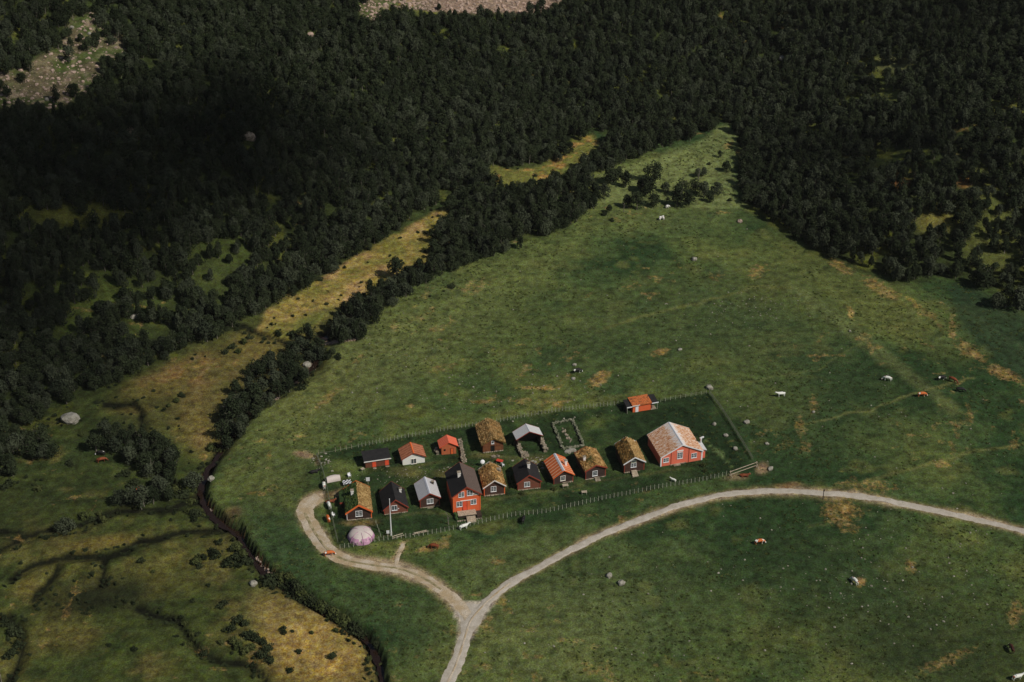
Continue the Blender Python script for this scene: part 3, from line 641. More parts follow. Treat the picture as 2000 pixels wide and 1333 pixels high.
for (x, y), z, dv, ng in zip(pts, PZ, PV, NG):
    u, v = project(x, y, z+2.5)
    if u < -160 or u > 2160 or v > 1200: continue
    zone = None; p = 0
    if pin(u, v, RIVERBED) or pin(u, v, STRIP2) or (pin(u, v, HEAD) and not pin(u, v, UPW2)): continue
    if pin(u, v, UPW) or pin(u, v, UPW2): zone = 'band'; p = .93
    elif pin(u, v, BAND):
        zone = 'band'; p = .97
        for e in BANDGAPS:
            if ell(u, v, e): p = e[4]
    elif pin(u, v, STREAMWOOD): zone = 'stream'; p = .72 if v > 745 or 500 < u < 600 else .42
    elif pin(u, v, LOWWOOD): zone = 'low'; p = .7
    elif pin(u, v, MIDWOOD): zone = 'mid'; p = .78
    elif dv > 1.0:
        zone = 'left' if u < 700 else 'right' if u > 1400 else 'back'
        p = .96
        if ng > .5: p = .55
        if u > 1650 and v > 60 and ng > .22: p = .35
        if u < 640 and v > 380 and ng > .26: p = .5
        for e in CLEAR:
            if ell(u, v, (e[0], e[1], e[2]*1.2, e[3]*1.2)): p = min(p, e[4])
        if pin(u, v, SCREE_L): p = .13
        if pin(u, v, SCREE_T): p = .03
        if pin(u, v, BANDL): p = .15
        if u < 250 and v < 150: p = min(p, .72)
        if zone == 'right' and u > 1700 and v > 150: p = min(p, .86)
    if zone and R.random() < p: forest.append((x, y, z, u, v, zone))
LAB = {'band': ('leafy birch in the dark wooded strip between stream bed and pasture', 'birches of the wooded strip above the pasture'),
       'stream': ('dark birch crowded on the stream bank left of the pasture edge', 'birches crowded on the stream bank'),
       'low': ('dark birch in the low grove at the left edge above the bog', 'birches of the low grove at the left edge'),
       'mid': ('dark birch in the clump between the bog and the stream fork', 'birches of the clump at the stream fork'),
       'left': ('birch at the foot of the dark left hillside forest', 'birches along the foot of the left hillside'),
       'right': ('birch along the lower edge of the right hillside forest', 'birches along the lower edge of the right forest'),
       'back': ('birch in the hillside forest behind the upper clearing', 'birches of the forest behind the upper clearing')}
forest.sort(key=lambda t: t[1]*CP-(t[2]-CAMZ)*SP + (2000 if not (-20 < t[3] < 2020 and -20 < t[4] < 1360) else 0))
# hand-placed single trees at the head of the pasture and by the bog (u, v at the foot, scale, label)
SINGLES = [
    (1196, 360, 1.0, 'broad birch standing at the left end of the loose group on the upper pasture'), (1222, 366, .9, 'birch beside the broad one casting a dark shadow on the upper pasture'),
    (1208, 352, .8, 'birch half hidden behind the two at the left of the upper pasture group'), (1262, 380, 1.1, 'tall rounded birch in the middle of the upper pasture group'),
    (1275, 355, 1.0, 'birch at the back of the upper pasture group against the sunlit slope'), (1252, 372, .8, 'small birch touching the tall rounded one on the upper pasture'),
    (1225, 405, .8, 'birch above a pale bare trunk at the lower edge of the upper pasture group'), (1243, 410, .85, 'low round birch just left of the gap above the grazing sheep'),
    (1275, 403, .75, 'small round birch just right of the gap above the grazing sheep'), (1322, 402, .95, 'wide birch at the lower right of the upper pasture group'),
    (1345, 403, .85, 'round birch next to the wide one at the lower right of the upper pasture group'), (1330, 382, .8, 'birch behind the wide pair on the upper pasture'),
    (1358, 378, .7, 'small birch right of the wide pair on the upper pasture'), (1375, 384, .7, 'birch second from the forest edge in the row on the upper pasture'),
    (1398, 380, .75, 'birch nearest the forest in the row on the upper pasture'), (1362, 345, .5, 'slender young birch left of two on the open upper slope'), (1374, 343, .5, 'slender young birch right of two on the open upper slope'),
    (1418, 335, .7, 'dark little tree standing just off the right forest edge'), (1405, 308, .35, 'tiny bush-like tree alone on the upper slope'), (1190, 415, .5, 'low birch alone below the wooded strip'),
    (1180, 388, .7, 'birch at the tip of the wooded strip beside the upper pasture'), (1300, 375, .6, 'small birch between the clusters of the upper pasture group'), (1385, 395, .55, 'low birch in front of the row near the forest'),
    (1920, 562, 1.0, 'dark round tree alone below the right forest edge'), (1905, 556, .8, 'smaller tree leaning against the dark round one below the right forest'), (1965, 600, .95, 'dark tree at the right edge below the forest'),
    (1990, 606, 1.0, 'dark tree cut by the right edge of the view'), (1945, 603, .7, 'low dark tree left of the pair at the right edge'),
    (500, 790, 1.15, 'tall pointed birch on the stream bank with a pale gravel bar at its foot'), (455, 830, 1.15, 'pointed dark birch at the lower end of the stream bank wood'),
    (378, 952, .75, 'round dark bush-like tree beside the bend of the stream'), (128, 1042, .75, 'round dark tree alone on the bog channel at the left'),
    (405, 668, .9, 'dark birch at the top of the bog near the old stones'), (425, 662, .7, 'lower birch right of the dark one at the top of the bog'), (590, 690, .9, 'birch where the side channel meets the stream'),
    (775, 545, 1.0, 'slim pointed birch rising from the strip by the dry stream bed'), (262, 985, .85, 'loose birch among the bog channels behind a brown cow'), (282, 990, .8, 'thin birch right of the loose one among the bog channels'),
    (300, 985, .7, 'leafless-looking birch at the right of the three among the bog channels'), (235, 985, .7, 'low dark birch left of the brown cow in the bog')]
SINGLES = [(u, v, s_*1.05, l_) for u, v, s_, l_ in SINGLES]
NIND = 300-len(SINGLES)
def put_tree(x, y, z, s, k, label, group=None):
    t = empty('birch_tree', (x, y, z), R.uniform(0, 6.28)); t.scale = (s*R.uniform(.9, 1.1), s*R.uniform(.9, 1.1), s)
    for nm, me in (('crown', TREES[k][0]), ('trunk', TREES[k][1])):
        o = bpy.data.objects.new(nm, me); C.objects.link(o); o.parent = t
    tag(t, label, 'tree', group)
for u, v, s, lab in SINGLES:
    g = at(u, v); put_tree(g.x, g.y, g.z, s*.95, R.randrange(10), lab)
for x, y, z, u, v, zn in forest[:NIND]:
    put_tree(x, y, z, R.uniform(.5, .78) if zn in ('stream', 'mid', 'low') else R.uniform(.38, .66) if (zn == 'band' and u < 850) else R.uniform(.45, .8), R.randrange(10), LAB[zn][0], LAB[zn][1])
# all the rest: one wood
rest = forest[NIND:]
rest = [t for t in rest]
treecol = bpy.data.collections.new('tree_kinds')
for cr, tr in TREES:
    mb = MB(); mc = cr.vertices; me = bpy.data.meshes.new('wood_tree')
    v = [tuple(p.co) for p in cr.vertices]; f = [tuple(p.vertices) for p in cr.polygons]
    o0 = len(v); v += [tuple(p.co) for p in tr.vertices]; f2 = [tuple(i+o0 for i in p.vertices) for p in tr.polygons]
    me.from_pydata(v, [], f+f2); me.materials.append(cr.materials[0]); me.materials.append(M['bark'])
    me.polygons.foreach_set('material_index', [0]*len(f)+[1]*len(f2)); me.update()
    treecol.objects.link(bpy.data.objects.new('wood_tree', me))
me = bpy.data.meshes.new('forest'); me.from_pydata([(x, y, z) for x, y, z, *_ in rest], [], []); me.update()
fo = bpy.data.objects.new('forest', me); C.objects.link(fo)
tag(fo, 'dense dark birch forest covering the hillside around the pasture', 'forest', kind='stuff')
ng = bpy.data.node_groups.new('wood', 'GeometryNodeTree')
ng.interface.new_socket('Geometry', in_out='INPUT', socket_type='NodeSocketGeometry'); ng.interface.new_socket('Geometry', in_out='OUTPUT', socket_type='NodeSocketGeometry')
gi = ng.nodes.new('NodeGroupInput'); go = ng.nodes.new('NodeGroupOutput'); ip = ng.nodes.new('GeometryNodeInstanceOnPoints')
ci = ng.nodes.new('GeometryNodeCollectionInfo'); ci.inputs['Collection'].default_value = treecol; ci.inputs['Separate Children'].default_value = True; ci.inputs['Reset Children'].default_value = True
ip.inputs['Pick Instance'].default_value = True
rr = ng.nodes.new('FunctionNodeRandomValue'); rr.data_type = 'FLOAT_VECTOR'; rr.inputs[0].default_value = (-.06, -.06, 0); rr.inputs[1].default_value = (.06, .06, 6.28)
rs = ng.nodes.new('FunctionNodeRandomValue'); rs.data_type = 'FLOAT_VECTOR'; rs.inputs[0].default_value = (.40, .40, .48); rs.inputs[1].default_value = (.82, .82, .98); rs.inputs['Seed'].default_value = 5
L_ = ng.links.new
L_(gi.outputs[0], ip.inputs['Points']); L_(ci.outputs[0], ip.inputs['Instance']); L_(rr.outputs[0], ip.inputs['Rotation']); L_(rs.outputs[0], ip.inputs['Scale']); L_(ip.outputs[0], go.inputs[0])
fo.modifiers.new('wood', 'NODES').node_group = ng
print('forest', len(forest), 'rest', len(rest))

# shrubs
def z7(x, y): return (x/3, 888+y/3)
SHR = []
for x, y, s in [(1150, 640, 1.0), (1190, 610, .9), (1250, 580, 1), (1290, 520, .9), (1265, 600, .9), (1340, 650, 1.1), (1400, 660, 1), (1440, 640, 1), (1390, 550, 1.1), (1430, 600, .9), (1380, 620, .9), (830, 630, .6), (900, 690, .5), (1170, 660, .8),
                (1610, 720, 1), (1650, 740, 1.1), (1690, 730, 1), (1730, 770, 1), (1760, 800, 1.1), (1700, 800, 1.1), (1740, 850, 1), (1790, 830, 1), (1830, 850, 1), (1650, 790, .9), (1620, 760, .9), (1860, 900, 1), (1900, 920, 1), (1950, 950, 1.1), (1990, 980, 1),
                (1320, 880, .7), (1290, 900, .6), (1400, 980, 1), (1430, 1000, .9), (1350, 1030, .8), (1460, 1070, 1), (1500, 1090, 1), (1540, 1110, 1), (1570, 1150, .9), (1370, 1100, .9), (1400, 1130, .9), (1480, 1140, .9), (1440, 1160, .8), (1580, 1220, .8), (1540, 1190, .8),
                (1300, 1110, .7), (500, 370, .9), (540, 385, .9), (610, 395, .9), (585, 350, .7), (480, 360, .7), (1130, 350, .9), (1160, 360, .9), (1100, 340, .7), (1140, 380, .7), (780, 180, 1), (830, 210, 1), (740, 120, .9), (700, 130, .7), (230, 210, .8),
                (60, 180, .9), (30, 200, .8), (410, 60, .7), (790, 1150, .5), (640, 1120, .4), (1660, 1040, .6), (1830, 1050, .5), (1700, 1270, .5), (1750, 1160, .5), (1970, 1035, .6), (1950, 1190, .6), (740, 250, .9), (800, 290, .9), (850, 280, .9), (880, 230, .8),
                (30, 980, 1), (60, 1010, 1), (90, 1060, 1), (110, 1130, 1), (60, 1180, 1), (1110, 1120, .6), (1190, 1180, .7), (1130, 1060, .6), (1080, 1000, .6), (1220, 770, .4), (1130, 860, .5)]:
    SHR.append((*z7(x, y), s, 'bog'))
for i in range(26):
    t_ = (i+R.random())/26; j_ = int(t_*5); q_ = [(530, 1130), (560, 1150), (595, 1170), (630, 1190), (665, 1210), (700, 1238)]
    a_, b_ = q_[j_], q_[min(j_+1, 5)]; f_ = t_*5-j_
    SHR.append((a_[0]+(b_[0]-a_[0])*f_+R.gauss(0, 5), a_[1]+(b_[1]-a_[1])*f_+R.gauss(0, 4), R.uniform(.9, 1.4), 'bog'))
for u, v, s in [(470, 1085, .8), (455, 1075, .8), (735, 1262, .7), (745, 1300, .5), (720, 1290, .6), (460, 1010, .4), (372, 985, .9), (360, 970, 1.0), (345, 960, 1.1), (330, 975, .9), (310, 955, 1.0), (385, 1000, .6)]: SHR.append((u, v, s, 'bog'))
for u, v, s in [(440, 690, .8), (455, 680, .7), (465, 690, .8), (478, 672, .8), (488, 662, .7), (512, 720, 1), (530, 712, .9), (590, 650, .9), (575, 662, .9), (545, 655, .7), (570, 655, .8), (445, 645, .7), (640, 700, 1), (650, 690, .9), (660, 700, .9), (600, 750, .9), (590, 760, .8),
                (330, 795, .6), (345, 785, .7), (355, 775, .6), (320, 802, .5), (430, 885, .9), (412, 880, 1), (420, 872, .9), (225, 845, .9), (210, 850, .9), (240, 850, .9), (160, 850, .7), (300, 765, .4), (690, 590, .9), (700, 600, .9), (680, 600, .8), (665, 612, .9), (710, 580, .9),
                (655, 655, .9), (665, 640, .9), (882, 562, .8), (868, 570, .4), (840, 580, .35), (970, 350, .5), (990, 363, .4), (1045, 345, .7), (1165, 300, .8), (1180, 420, .8), (1195, 432, .6), (1305, 390, .6), (1385, 322, .4), (1425, 393, .5), (570, 568, .6), (625, 548, .6), (583, 585, .5)]:
    SHR.append((u, v, s, 'up'))
shr = []
for i, (u, v, s, k) in enumerate(SHR):
    g = at(u, v)
    o = bpy.data.objects.new('shrub', SHRUBS[R.randrange(5) if R.random() < .8 else 4]); C.objects.link(o); o.location = g; o.rotation_euler = (0, 0, R.uniform(0, 6.28)); s *= R.uniform(.8, 1.15); o.scale = (s, s, s*R.uniform(.8, 1.1))
    if k == 'bog': tag(o, 'low dark willow shrub growing along the channels of the bog at lower left', 'shrub', 'willow shrubs of the bog')
    else: tag(o, 'low shrub in the open ground beside the upper stream and its clearings', 'shrub', 'shrubs beside the upper stream')
def point_cloud(name, P_, kinds, smin, smax, label, cat):
    col_ = bpy.data.collections.new(name+'_kinds')
    for me_ in kinds: col_.objects.link(bpy.data.objects.new(name, me_))
    me_ = bpy.data.meshes.new(name); me_.from_pydata(P_, [], []); o = bpy.data.objects.new(name, me_); C.objects.link(o); tag(o, label, cat, kind='stuff')
    g = ng.copy()
    for nd in g.nodes:
        if nd.bl_idname == 'GeometryNodeCollectionInfo': nd.inputs['Collection'].default_value = col_
        if nd.bl_idname == 'FunctionNodeRandomValue' and nd.inputs['Seed'].default_value == 5: nd.inputs[0].default_value = (smin, smin, smin); nd.inputs[1].default_value = (smax, smax, smax)
    o.modifiers.new('spread', 'NODES').node_group = g
M['leaf_tuft'] = leafmat('pasture_tussock', alb(46, 60, 32), alb(100, 106, 60))
TUFT = []
for k in range(3):
    q = MB()
    for i in range(26):
        a = R.uniform(0, 6.28); d = R.uniform(0, .3); x, y = math.cos(a)*d, math.sin(a)*d; hh = R.uniform(.12, .3); b2 = R.uniform(0, 6.28); ww = .07
        q.add([(x-math.cos(b2)*ww, y-math.sin(b2)*ww, -.03), (x+math.cos(b2)*ww, y+math.sin(b2)*ww, -.03), (x*1.5+R.uniform(-.08, .08), y*1.5+R.uniform(-.08, .08), hh)], [(0, 1, 2)])
    TUFT.append(as_mesh(q, 'tuft', 'leaf_tuft'))
TX = NR.uniform(-150, 190, 60000); TY = NR.uniform(222, 470, 60000)
TZ = height(TX, TY); TU, TV = project(TX, TY, TZ); TN = fbm(TX, TY, 5, 141, 3)+fbm(TX, TY, 25, 145, 2)*.7
ROADK = np.minimum(seg_dist(TU, TV, ROAD_MAIN), seg_dist(TU, TV, ROAD_LEFT)*.6)
ok = (sdf(TX, TY, VALXY) < -1) & (sdf(TX, TY, MARXY) > 2) & (TN > -.02) & (TU > -60) & (TU < 2060) & (TV < 1400) & (ROADK > 15) & (NR.rand(60000) < .6)
point_cloud('grass_tussocks', [(a_, b_, c_) for a_, b_, c_ in zip(TX[ok], TY[ok], TZ[ok])], TUFT, .5, 1.3, 'rough tussocks of grass all over the pasture', 'grass')
BX = NR.uniform(-190, 40, 26000); BY = NR.uniform(222, 470, 26000); BZ = height(BX, BY); BU, BV = project(BX, BY, BZ); BN = fbm(BX, BY, 9, 151, 3)
CD = np.min([seg_dist(BX, BY, c_) for c_ in CHXY], axis=0); SD = seg_dist(BX, BY, STRXY)
pr = np.where(CD < 2.2, .45, 0)+np.where((SD > .5) & (SD < 2.9), np.where(BV > 1130, 2.2, .8), 0)+np.clip(BN-.15, 0, 1)*.8+np.where(sdf(BU, BV, RIVERBED) < 0, .3, 0)
pr = np.where(((BU-190)/120)**2+((BV-1165)/38)**2 < 1, pr+.18, pr)
ok = ((sdf(BX, BY, MARXY) < -.5) & (sdf(BX, BY, VALXY) < 4) & (NR.rand(26000) < pr*.8) & (BU > -60))
ok &= ~((sdf(BU, BV, RIVERBED) < 0) & (NR.rand(26000) < .8))
point_cloud('bog_scrub', [(a_, b_, c_) for a_, b_, c_ in zip(BX[ok], BY[ok], BZ[ok])], SHRUBS[:4], .16, .5, 'low dark scrub and sedge covering the bog and lining its channels', 'scrub')
print('tufts', len(TX), 'scrub', int(ok.sum()))
# dead pale trunks
DEAD = [(1218, 415, 3.0, 'pale dead birch trunk standing below the upper pasture group'), (1364, 350, 3.4, 'thin pale bare trunk on the open upper slope'), (296, 925, 4.2, 'forked pale dead tree over the stream fork'), (325, 915, 2.6, 'short pale snag right of the forked dead tree'),
        (272, 618, 3.2, 'bare pale trunk at the foot of the left forest'), (3, 1333, 5, 'pale dead tree in the bottom left corner'), (277, 995, 3.5, 'bare stem among the bog channels'), (876, 1025, 3.2, 'bare forked sapling inside the fence left of the two-storey house')]
for i, (u, v, h, lab) in enumerate(DEAD):
    g = at(u, v); t = empty('dead_tree', g, R.uniform(0, 6.28)); mb = MB(); tp = Vector((.25, .1, h)); mb.tube((0, 0, -.3), tp*.5, .12, .09, 6); mb.tube(tp*.5, tp, .09, .03, 5); mb.build('trunk', 'bark', t)
    for k in range(4):
        b_ = MB(); s = tp*R.uniform(.45, .8); a = R.uniform(0, 6.28); e = s+Vector((math.cos(a)*h*.22, math.sin(a)*h*.22, h*.2)); b_.tube(s, e, .05, .02, 4); b_.tube(s.lerp(e, .6), s.lerp(e, .6)+Vector((.2, -.2, .4)), .03, .012, 4); b_.build('branch', 'bark', t)
    tag(t, lab, 'dead tree')

# ------------------------------------------------------------------ rocks
BOULD = [(1356, 508, .75, 'pale boulder alone high on the open pasture'), (1328, 684, .55, 'small grey boulder right of a bare patch on the pasture'), (1385, 759, .95, 'white boulder just outside the far right fence corner'), (1190, 1126, .7, 'dark-sided boulder left of a pair below the gravel road'),
         (1214, 1141, .85, 'pale boulder right of a pair below the gravel road'), (1458, 826, .7, 'grey boulder outside the right fence halfway down'), (137, 822, 2.2, 'large grey boulder at the edge of the left forest'), (495, 1142, .9, 'grey boulder on the bog beside the stream shrubs'),
         (1122, 714, .6, 'flat pale stone behind the black and white cow'), (1120, 741, .5, 'flat pale stone below the black and white cow'), (1418, 852, .6, 'flat white stone inside the right fence, upper of two'), (1436, 878, .6, 'flat white stone inside the right fence, lower of two'),
         (1395, 830, .55, 'mossy stone in the yard right of the big barn'), (1505, 917, .7, 'dark boulder right of the bare earth by the gate'), (1498, 868, .5, 'small pale stone right of the right fence'), (1663, 1141, .3, 'small stone beside the lying cow'), (413, 937, .8, 'pale stone on the bank of the stream bend'),
         (1445, 434, .8, 'reddish boulder on the upper pasture near the forest'), (1302, 404, .45, 'white stone left below the wide birches'), (1292, 425, .01, ''), (1526, 116, 1.3, 'pale rock glinting alone in the upper right forest'), (487, 272, 2.0, 'flat pale crag in the dark left forest'), (256, 262, 1.8, 'jagged grey crag left in the dark forest'),
         (606, 70, 1.0, 'orange-grey rock in the forest below the top edge'), (1660, 648, .45, 'pale stone on the ridge of the right pasture'), (372, 655, .8, 'reddish stone beside the trees at the top of the bog'), (355, 662, .4, 'white stone left of the reddish one at the top of the bog'), (263, 620, 1.0, 'long pale stone at the left forest foot'),
         (196, 1165, .01, ''), (1589, 806, .4, 'white stone beside the worn streaks on the right pasture'), (600, 715, 1.0, 'pale rock between shrubs on the gravel bar'), (612, 722, .7, 'small rock at the right of the gravel bar'), (140, 55, .7, 'white stone topmost on the left scree'), (175, 68, .8, 'pale slab in the middle of the left scree'), (92, 196, .8, 'white slab at the lower end of the left scree')]
for u, v, r, lab in BOULD:
    if not lab: continue
    g = at(u, v); mb = MB(); rr_ = random.Random(int(u*7+v)); mb.stone((0, 0, r*.3), r, rr_, .72, True)
    if r > .9: mb.stone((r*.5, -r*.2, r*.1), r*.55, rr_, .7, True)
    o = mb.build('boulder', 'stonework' if 'dark' in lab and 'forest' in lab else 'rock_pink' if 'redd' in lab or 'orange' in lab else 'rock'); o.location = g; tag(o, lab, 'boulder')
mb = MB()
def scat(n, fn, lo, hi):
    k = 0
    while k < n:
        u, v = fn()
        g = at(u, v); r = lo+(hi-lo)*R.random()**3; mb.stone((g.x, g.y, g.z+r*.1), r, R, .6); k += 1
def inpoly(p):
    us = [a for a, _ in p]; vs = [b for _, b in p]
    def f():
        while True:
            u, v = R.uniform(min(us), max(us)), R.uniform(min(vs), max(vs))
            if pin(u, v, p): return u, v
    return f
MEAD = [(560, 800), (760, 620), (1100, 460), (1440, 420), (1620, 540), (1960, 740), (2000, 1330), (900, 1330), (960, 1180), (1400, 990), (1450, 930), (1380, 760), (1000, 810), (620, 880)]
scat(420, inpoly(MEAD), .08, .30)
scat(130, lambda: (R.gauss(1000, 130), R.gauss(770, 28)), .1, .35)
scat(90, lambda: (R.gauss(1460, 60), R.gauss(600, 18)), .1, .3)
scat(150, lambda: (R.gauss(1720, 120), R.gauss(1130, 70)), .1, .32)
scat(60, lambda: (R.gauss(790, 45), R.gauss(930, 8)), .1, .26)
scat(60, lambda: (R.gauss(1055, 18), R.gauss(905, 8)), .12, .4)
scat(30, lambda: (R.gauss(882, 8), R.gauss(918, 6)), .15, .45)
scat(40, lambda: (R.gauss(635, 12), R.gauss(903, 9)), .12, .4)
tag(mb.build('scattered_stones', 'pebble'), 'small pale stones strewn over the pastures and yard', 'stones', kind='stuff')
mb = MB(); scat(420, inpoly(SCREE_L), .2, .8); scat(1300, inpoly([(u, max(v, -30)) for u, v in SCREE_T]), .25, .9)
tag(mb.build('scree', 'rock_pink'), 'pinkish scree of small stones above the forest', 'scree', kind='stuff')
mb = MB()
for a, b_, n_, w in [((628, 673), (695, 662), 70, 2.5), ((524, 777), (545, 779), 30, 1.5), ((560, 756), (573, 737), 40, 2), ((573, 749), (588, 746), 25, 2), ((500, 1090), (532, 1128), 50, 3), ((598, 716), (611, 715), 40, 4), ((404, 990), (415, 1001), 16, 1.5)]:
    for k in range(n_):
        t = R.random(); g = at(a[0]+(b_[0]-a[0])*t+R.gauss(0, w), a[1]+(b_[1]-a[1])*t+R.gauss(0, w*.6)); r = R.uniform(.12, .4); mb.stone((g.x, g.y, g.z+.05), r, R, .6)
tag(mb.build('stream_gravel', 'rock_pink'), 'pale gravel and stones lying along the stream', 'gravel', kind='stuff')

# ------------------------------------------------------------------ buildings
class House:
    """a gabled building standing on the ground; its size comes from where its corners, ridge and eave are seen"""
    def __init__(s, name, A, B, R1, R2, eL, ov=.3, of=.35, base=.0, Ldef=None, yaw=None, kr=.5):
        a, b_ = at(*A), at(*B); s.z = (a.z+b_.z)/2+base
        if base:
            xa, ya = flat(A[0], A[1], s.z); xb, yb = flat(B[0], B[1], s.z); a = Vector((xa, ya, s.z)); b_ = Vector((xb, yb, s.z))
        d = (b_-a); d.z = 0; s.w = d.length; ang = math.atan2(d.y, d.x)
        mid = (a+b_)/2; mid.z = s.z
        n0 = Vector((-math.sin(ang), math.cos(ang), 0))
        def solve(p, v):
            lo, hi = 0, 14
            for _ in range(40):
                m_ = (lo+hi)/2
                if project(p.x, p.y, s.z+m_)[1] > v: lo = m_
                else: hi = m_
            return lo
        s.rh = solve(mid-n0*of, R1[1])
        x2, y2 = flat(R2[0], R2[1], s.z+s.rh); x1, y1 = flat(R1[0], R1[1], s.z+s.rh)
        rd = Vector((x2-x1, y2-y1, 0)); a2 = math.atan2(-rd.x, rd.y)
        s.yaw = (ang*(1-kr)+a2*kr) if yaw is None else yaw
        s.L = Ldef or max(rd.length-2*of, 2.5)
        ux = Vector((math.cos(s.yaw), math.sin(s.yaw), 0)); s.n = Vector((-ux.y, ux.x, 0)); s.ux = ux
        s.mid = mid
        pe = mid-ux*(s.w/2+ov)-s.n*of
        ez = solve(pe, eL[1]); ez = min(ez, s.rh-.5)
        s.slope = (s.rh-ez)/(s.w/2+ov); s.h = s.rh-s.slope*s.w/2; s.ov = ov; s.of = of; s.name = name
        s.o = empty(name, mid, s.yaw)
        s.k = FPX/(mid.y*CP-(s.z-CAMZ)*SP)      # picture units per metre
        print('%-26s w %.1f L %.1f yaw AB %.0f ridge %.0f  wall %.2f ridge %.2f' % (name, s.w, s.L, math.degrees(ang), math.degrees(a2), s.h, s.rh))
    def front(s, u, v):
        d = ray(u, v); o = Vector((0, 0, CAMZ)); t = (s.mid-o).dot(s.n)/d.dot(s.n); p = o+d*t-s.mid
        return p.dot(s.ux), p.z
    def onroof(s, u, v, side):
        d = ray(u, v); o = Vector((0, 0, CAMZ)); nn = s.ux*(side*s.slope)+Vector((0, 0, 1)); top = s.mid+Vector((0, 0, s.rh+.1))
        t = (top-o).dot(nn)/d.dot(nn); p = o+d*t-s.mid
        return p.dot(s.ux), p.dot(s.n), p.z
    def walls(s, mat, openfront=False):
        w, h, r = s.w/2, s.h, s.rh
        mb = MB(); prof = [(-w, -.6), (w, -.6), (w, h), (0, r), (-w, h)]
        if not openfront: mb.prism(prof, 0, s.L)
        else:
            mb.prism(prof, s.L-.2, s.L); mb.box(-w, 0, -.6, -w+.25, s.L-.2, h); mb.box(w-.25, 0, -.6, w, s.L-.2, h)
            mb.prism([(-w, h-.2), (w, h-.2), (w, h), (0, r), (-w, h)], .9, 1.05)
        s.wall = mb.build('wall', mat, s.o); return s
    def foundation(s, hh=.35, mat='stonework', x0=None, x1=None, prd=.12):
        mb = MB(); w = s.w/2
        x0 = -w-.02 if x0 is None else x0; x1 = w+.02 if x1 is None else x1
        n = max(3, int((x1-x0)/.45))
        for i in range(n):
            x = x0+(x1-x0)*(i+.5)/n; mb.stone((x, -.02, hh*.3), (x1-x0)/n*.58, R, hh*1.3, True)
        mb.box(x0, -prd*.4, -.7, x1, .1, hh*.6)
        mb.build('foundation', mat, s.o); return s
    def chev(s, t, y0, y1, W=None, lift=0.0):
        W = W or s.w/2+s.ov; r = s.rh+lift; e = r-s.slope*W
        return [(-W, e), (0, r), (W, e), (W, e+t), (0, r+t), (-W, e+t)]
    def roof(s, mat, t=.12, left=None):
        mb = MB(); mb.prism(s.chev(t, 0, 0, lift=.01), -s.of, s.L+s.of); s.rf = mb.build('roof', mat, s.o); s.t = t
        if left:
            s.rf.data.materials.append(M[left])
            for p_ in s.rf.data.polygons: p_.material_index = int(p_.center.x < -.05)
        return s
    def ridge(s, mat='ridge', w=.3):
        mb = MB(); mb.prism(s.chev(.04, 0, 0, W=w, lift=s.t+.013), -s.of-.02, s.L+s.of+.02); mb.build('ridge_cap', mat, s.rf); return s
    def sod(s, mat, tuft, t=.3, n=900, green=0, left=None, ltuft=None):
        W = s.w/2+s.ov; mb = MB(); nx, ny = 16, max(8, int(s.L/.45)); y0, y1 = -s.of, s.L+s.of
        for j in range(ny+1):
            for i in range(nx+1):
                a = -1+2*i/nx; x = W*a*(1+R.uniform(-.02, .02)); y = y0+(y1-y0)*j/ny
                z = s.rh-s.slope*abs(x)+t*(.75+.45*math.sqrt(max(0, 1-abs(a)**4)))+R.uniform(-.10, .10)+.12*math.sin(x*2.1+y*1.7)*math.sin(y*1.3-x)-(.10 if j in (0, ny) else 0)-.12*(1-min(1, abs(a)*4))
                mb.v.append((x, y+(R.uniform(-.08, .08)), z))
        for j in range(ny):
            for i in range(nx): a = j*(nx+1)+i; mb.f.append((a, a+1, a+nx+2, a+nx+1))
        k = len(mb.v); mb.prism(s.chev(.25*t, 0, 0), y0+.05, y1-.05)
        # rim closing the turf down to the boards
        rim = []
        for i in range(nx+1): rim.append(i)
        for j in range(1, ny+1): rim.append(j*(nx+1)+nx)
        for i in range(nx-1, -1, -1): rim.append(ny*(nx+1)+i)
        for j in range(ny-1, 0, -1): rim.append(j*(nx+1))
        b0 = len(mb.v)
        for q in rim:
            x, y, z = mb.v[q]; xx = max(-W+.02, min(W-.02, x)); mb.v.append((xx, max(y0+.06, min(y1-.06, y)), s.rh-s.slope*abs(xx)+.01))
        m_ = len(rim)
        for i in range(m_): mb.f.append((rim[i], b0+i, b0+(i+1) % m_, rim[(i+1) % m_]))
        s.rf = mb.build('roof', mat, s.o); s.t = t
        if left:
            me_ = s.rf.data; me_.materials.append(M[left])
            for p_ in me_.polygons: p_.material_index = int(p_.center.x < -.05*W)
        for tm, cnt in ((tuft, n-green), ('tuft_green', green), (ltuft, n//2 if ltuft else 0)):
            if cnt <= 0: continue
            tb = MB(); cx, cy = R.uniform(-W*.6, 0), s.L*.4
            for q in range(cnt):
                x = R.uniform(-W, W) if not left else (R.uniform(-W, 0) if tm == ltuft else R.uniform(0, W)); y = R.uniform(y0, y1)
                if tm == 'tuft_green' and tm != ltuft and not left and green < n*.5: x = R.gauss(cx, W*.22); y = R.gauss(cy, s.L*.14)
                x = max(-W, min(W, x)); z = s.rh-s.slope*abs(x)+t*1.05
                hh = R.uniform(.14, .38); a = R.uniform(0, 6.28); ww = R.uniform(.08, .16)
                dx, dy = math.cos(a)*ww, math.sin(a)*ww; lx, ly = R.uniform(-.14, .14), R.uniform(-.14, .14)
                tb.add([(x-dx, y-dy, z-.08), (x+dx, y+dy, z-.08), (x+lx, y+ly, z+hh)], [(0, 1, 2)])
            tb.build('roof_grass', tm, s.rf)
        return s
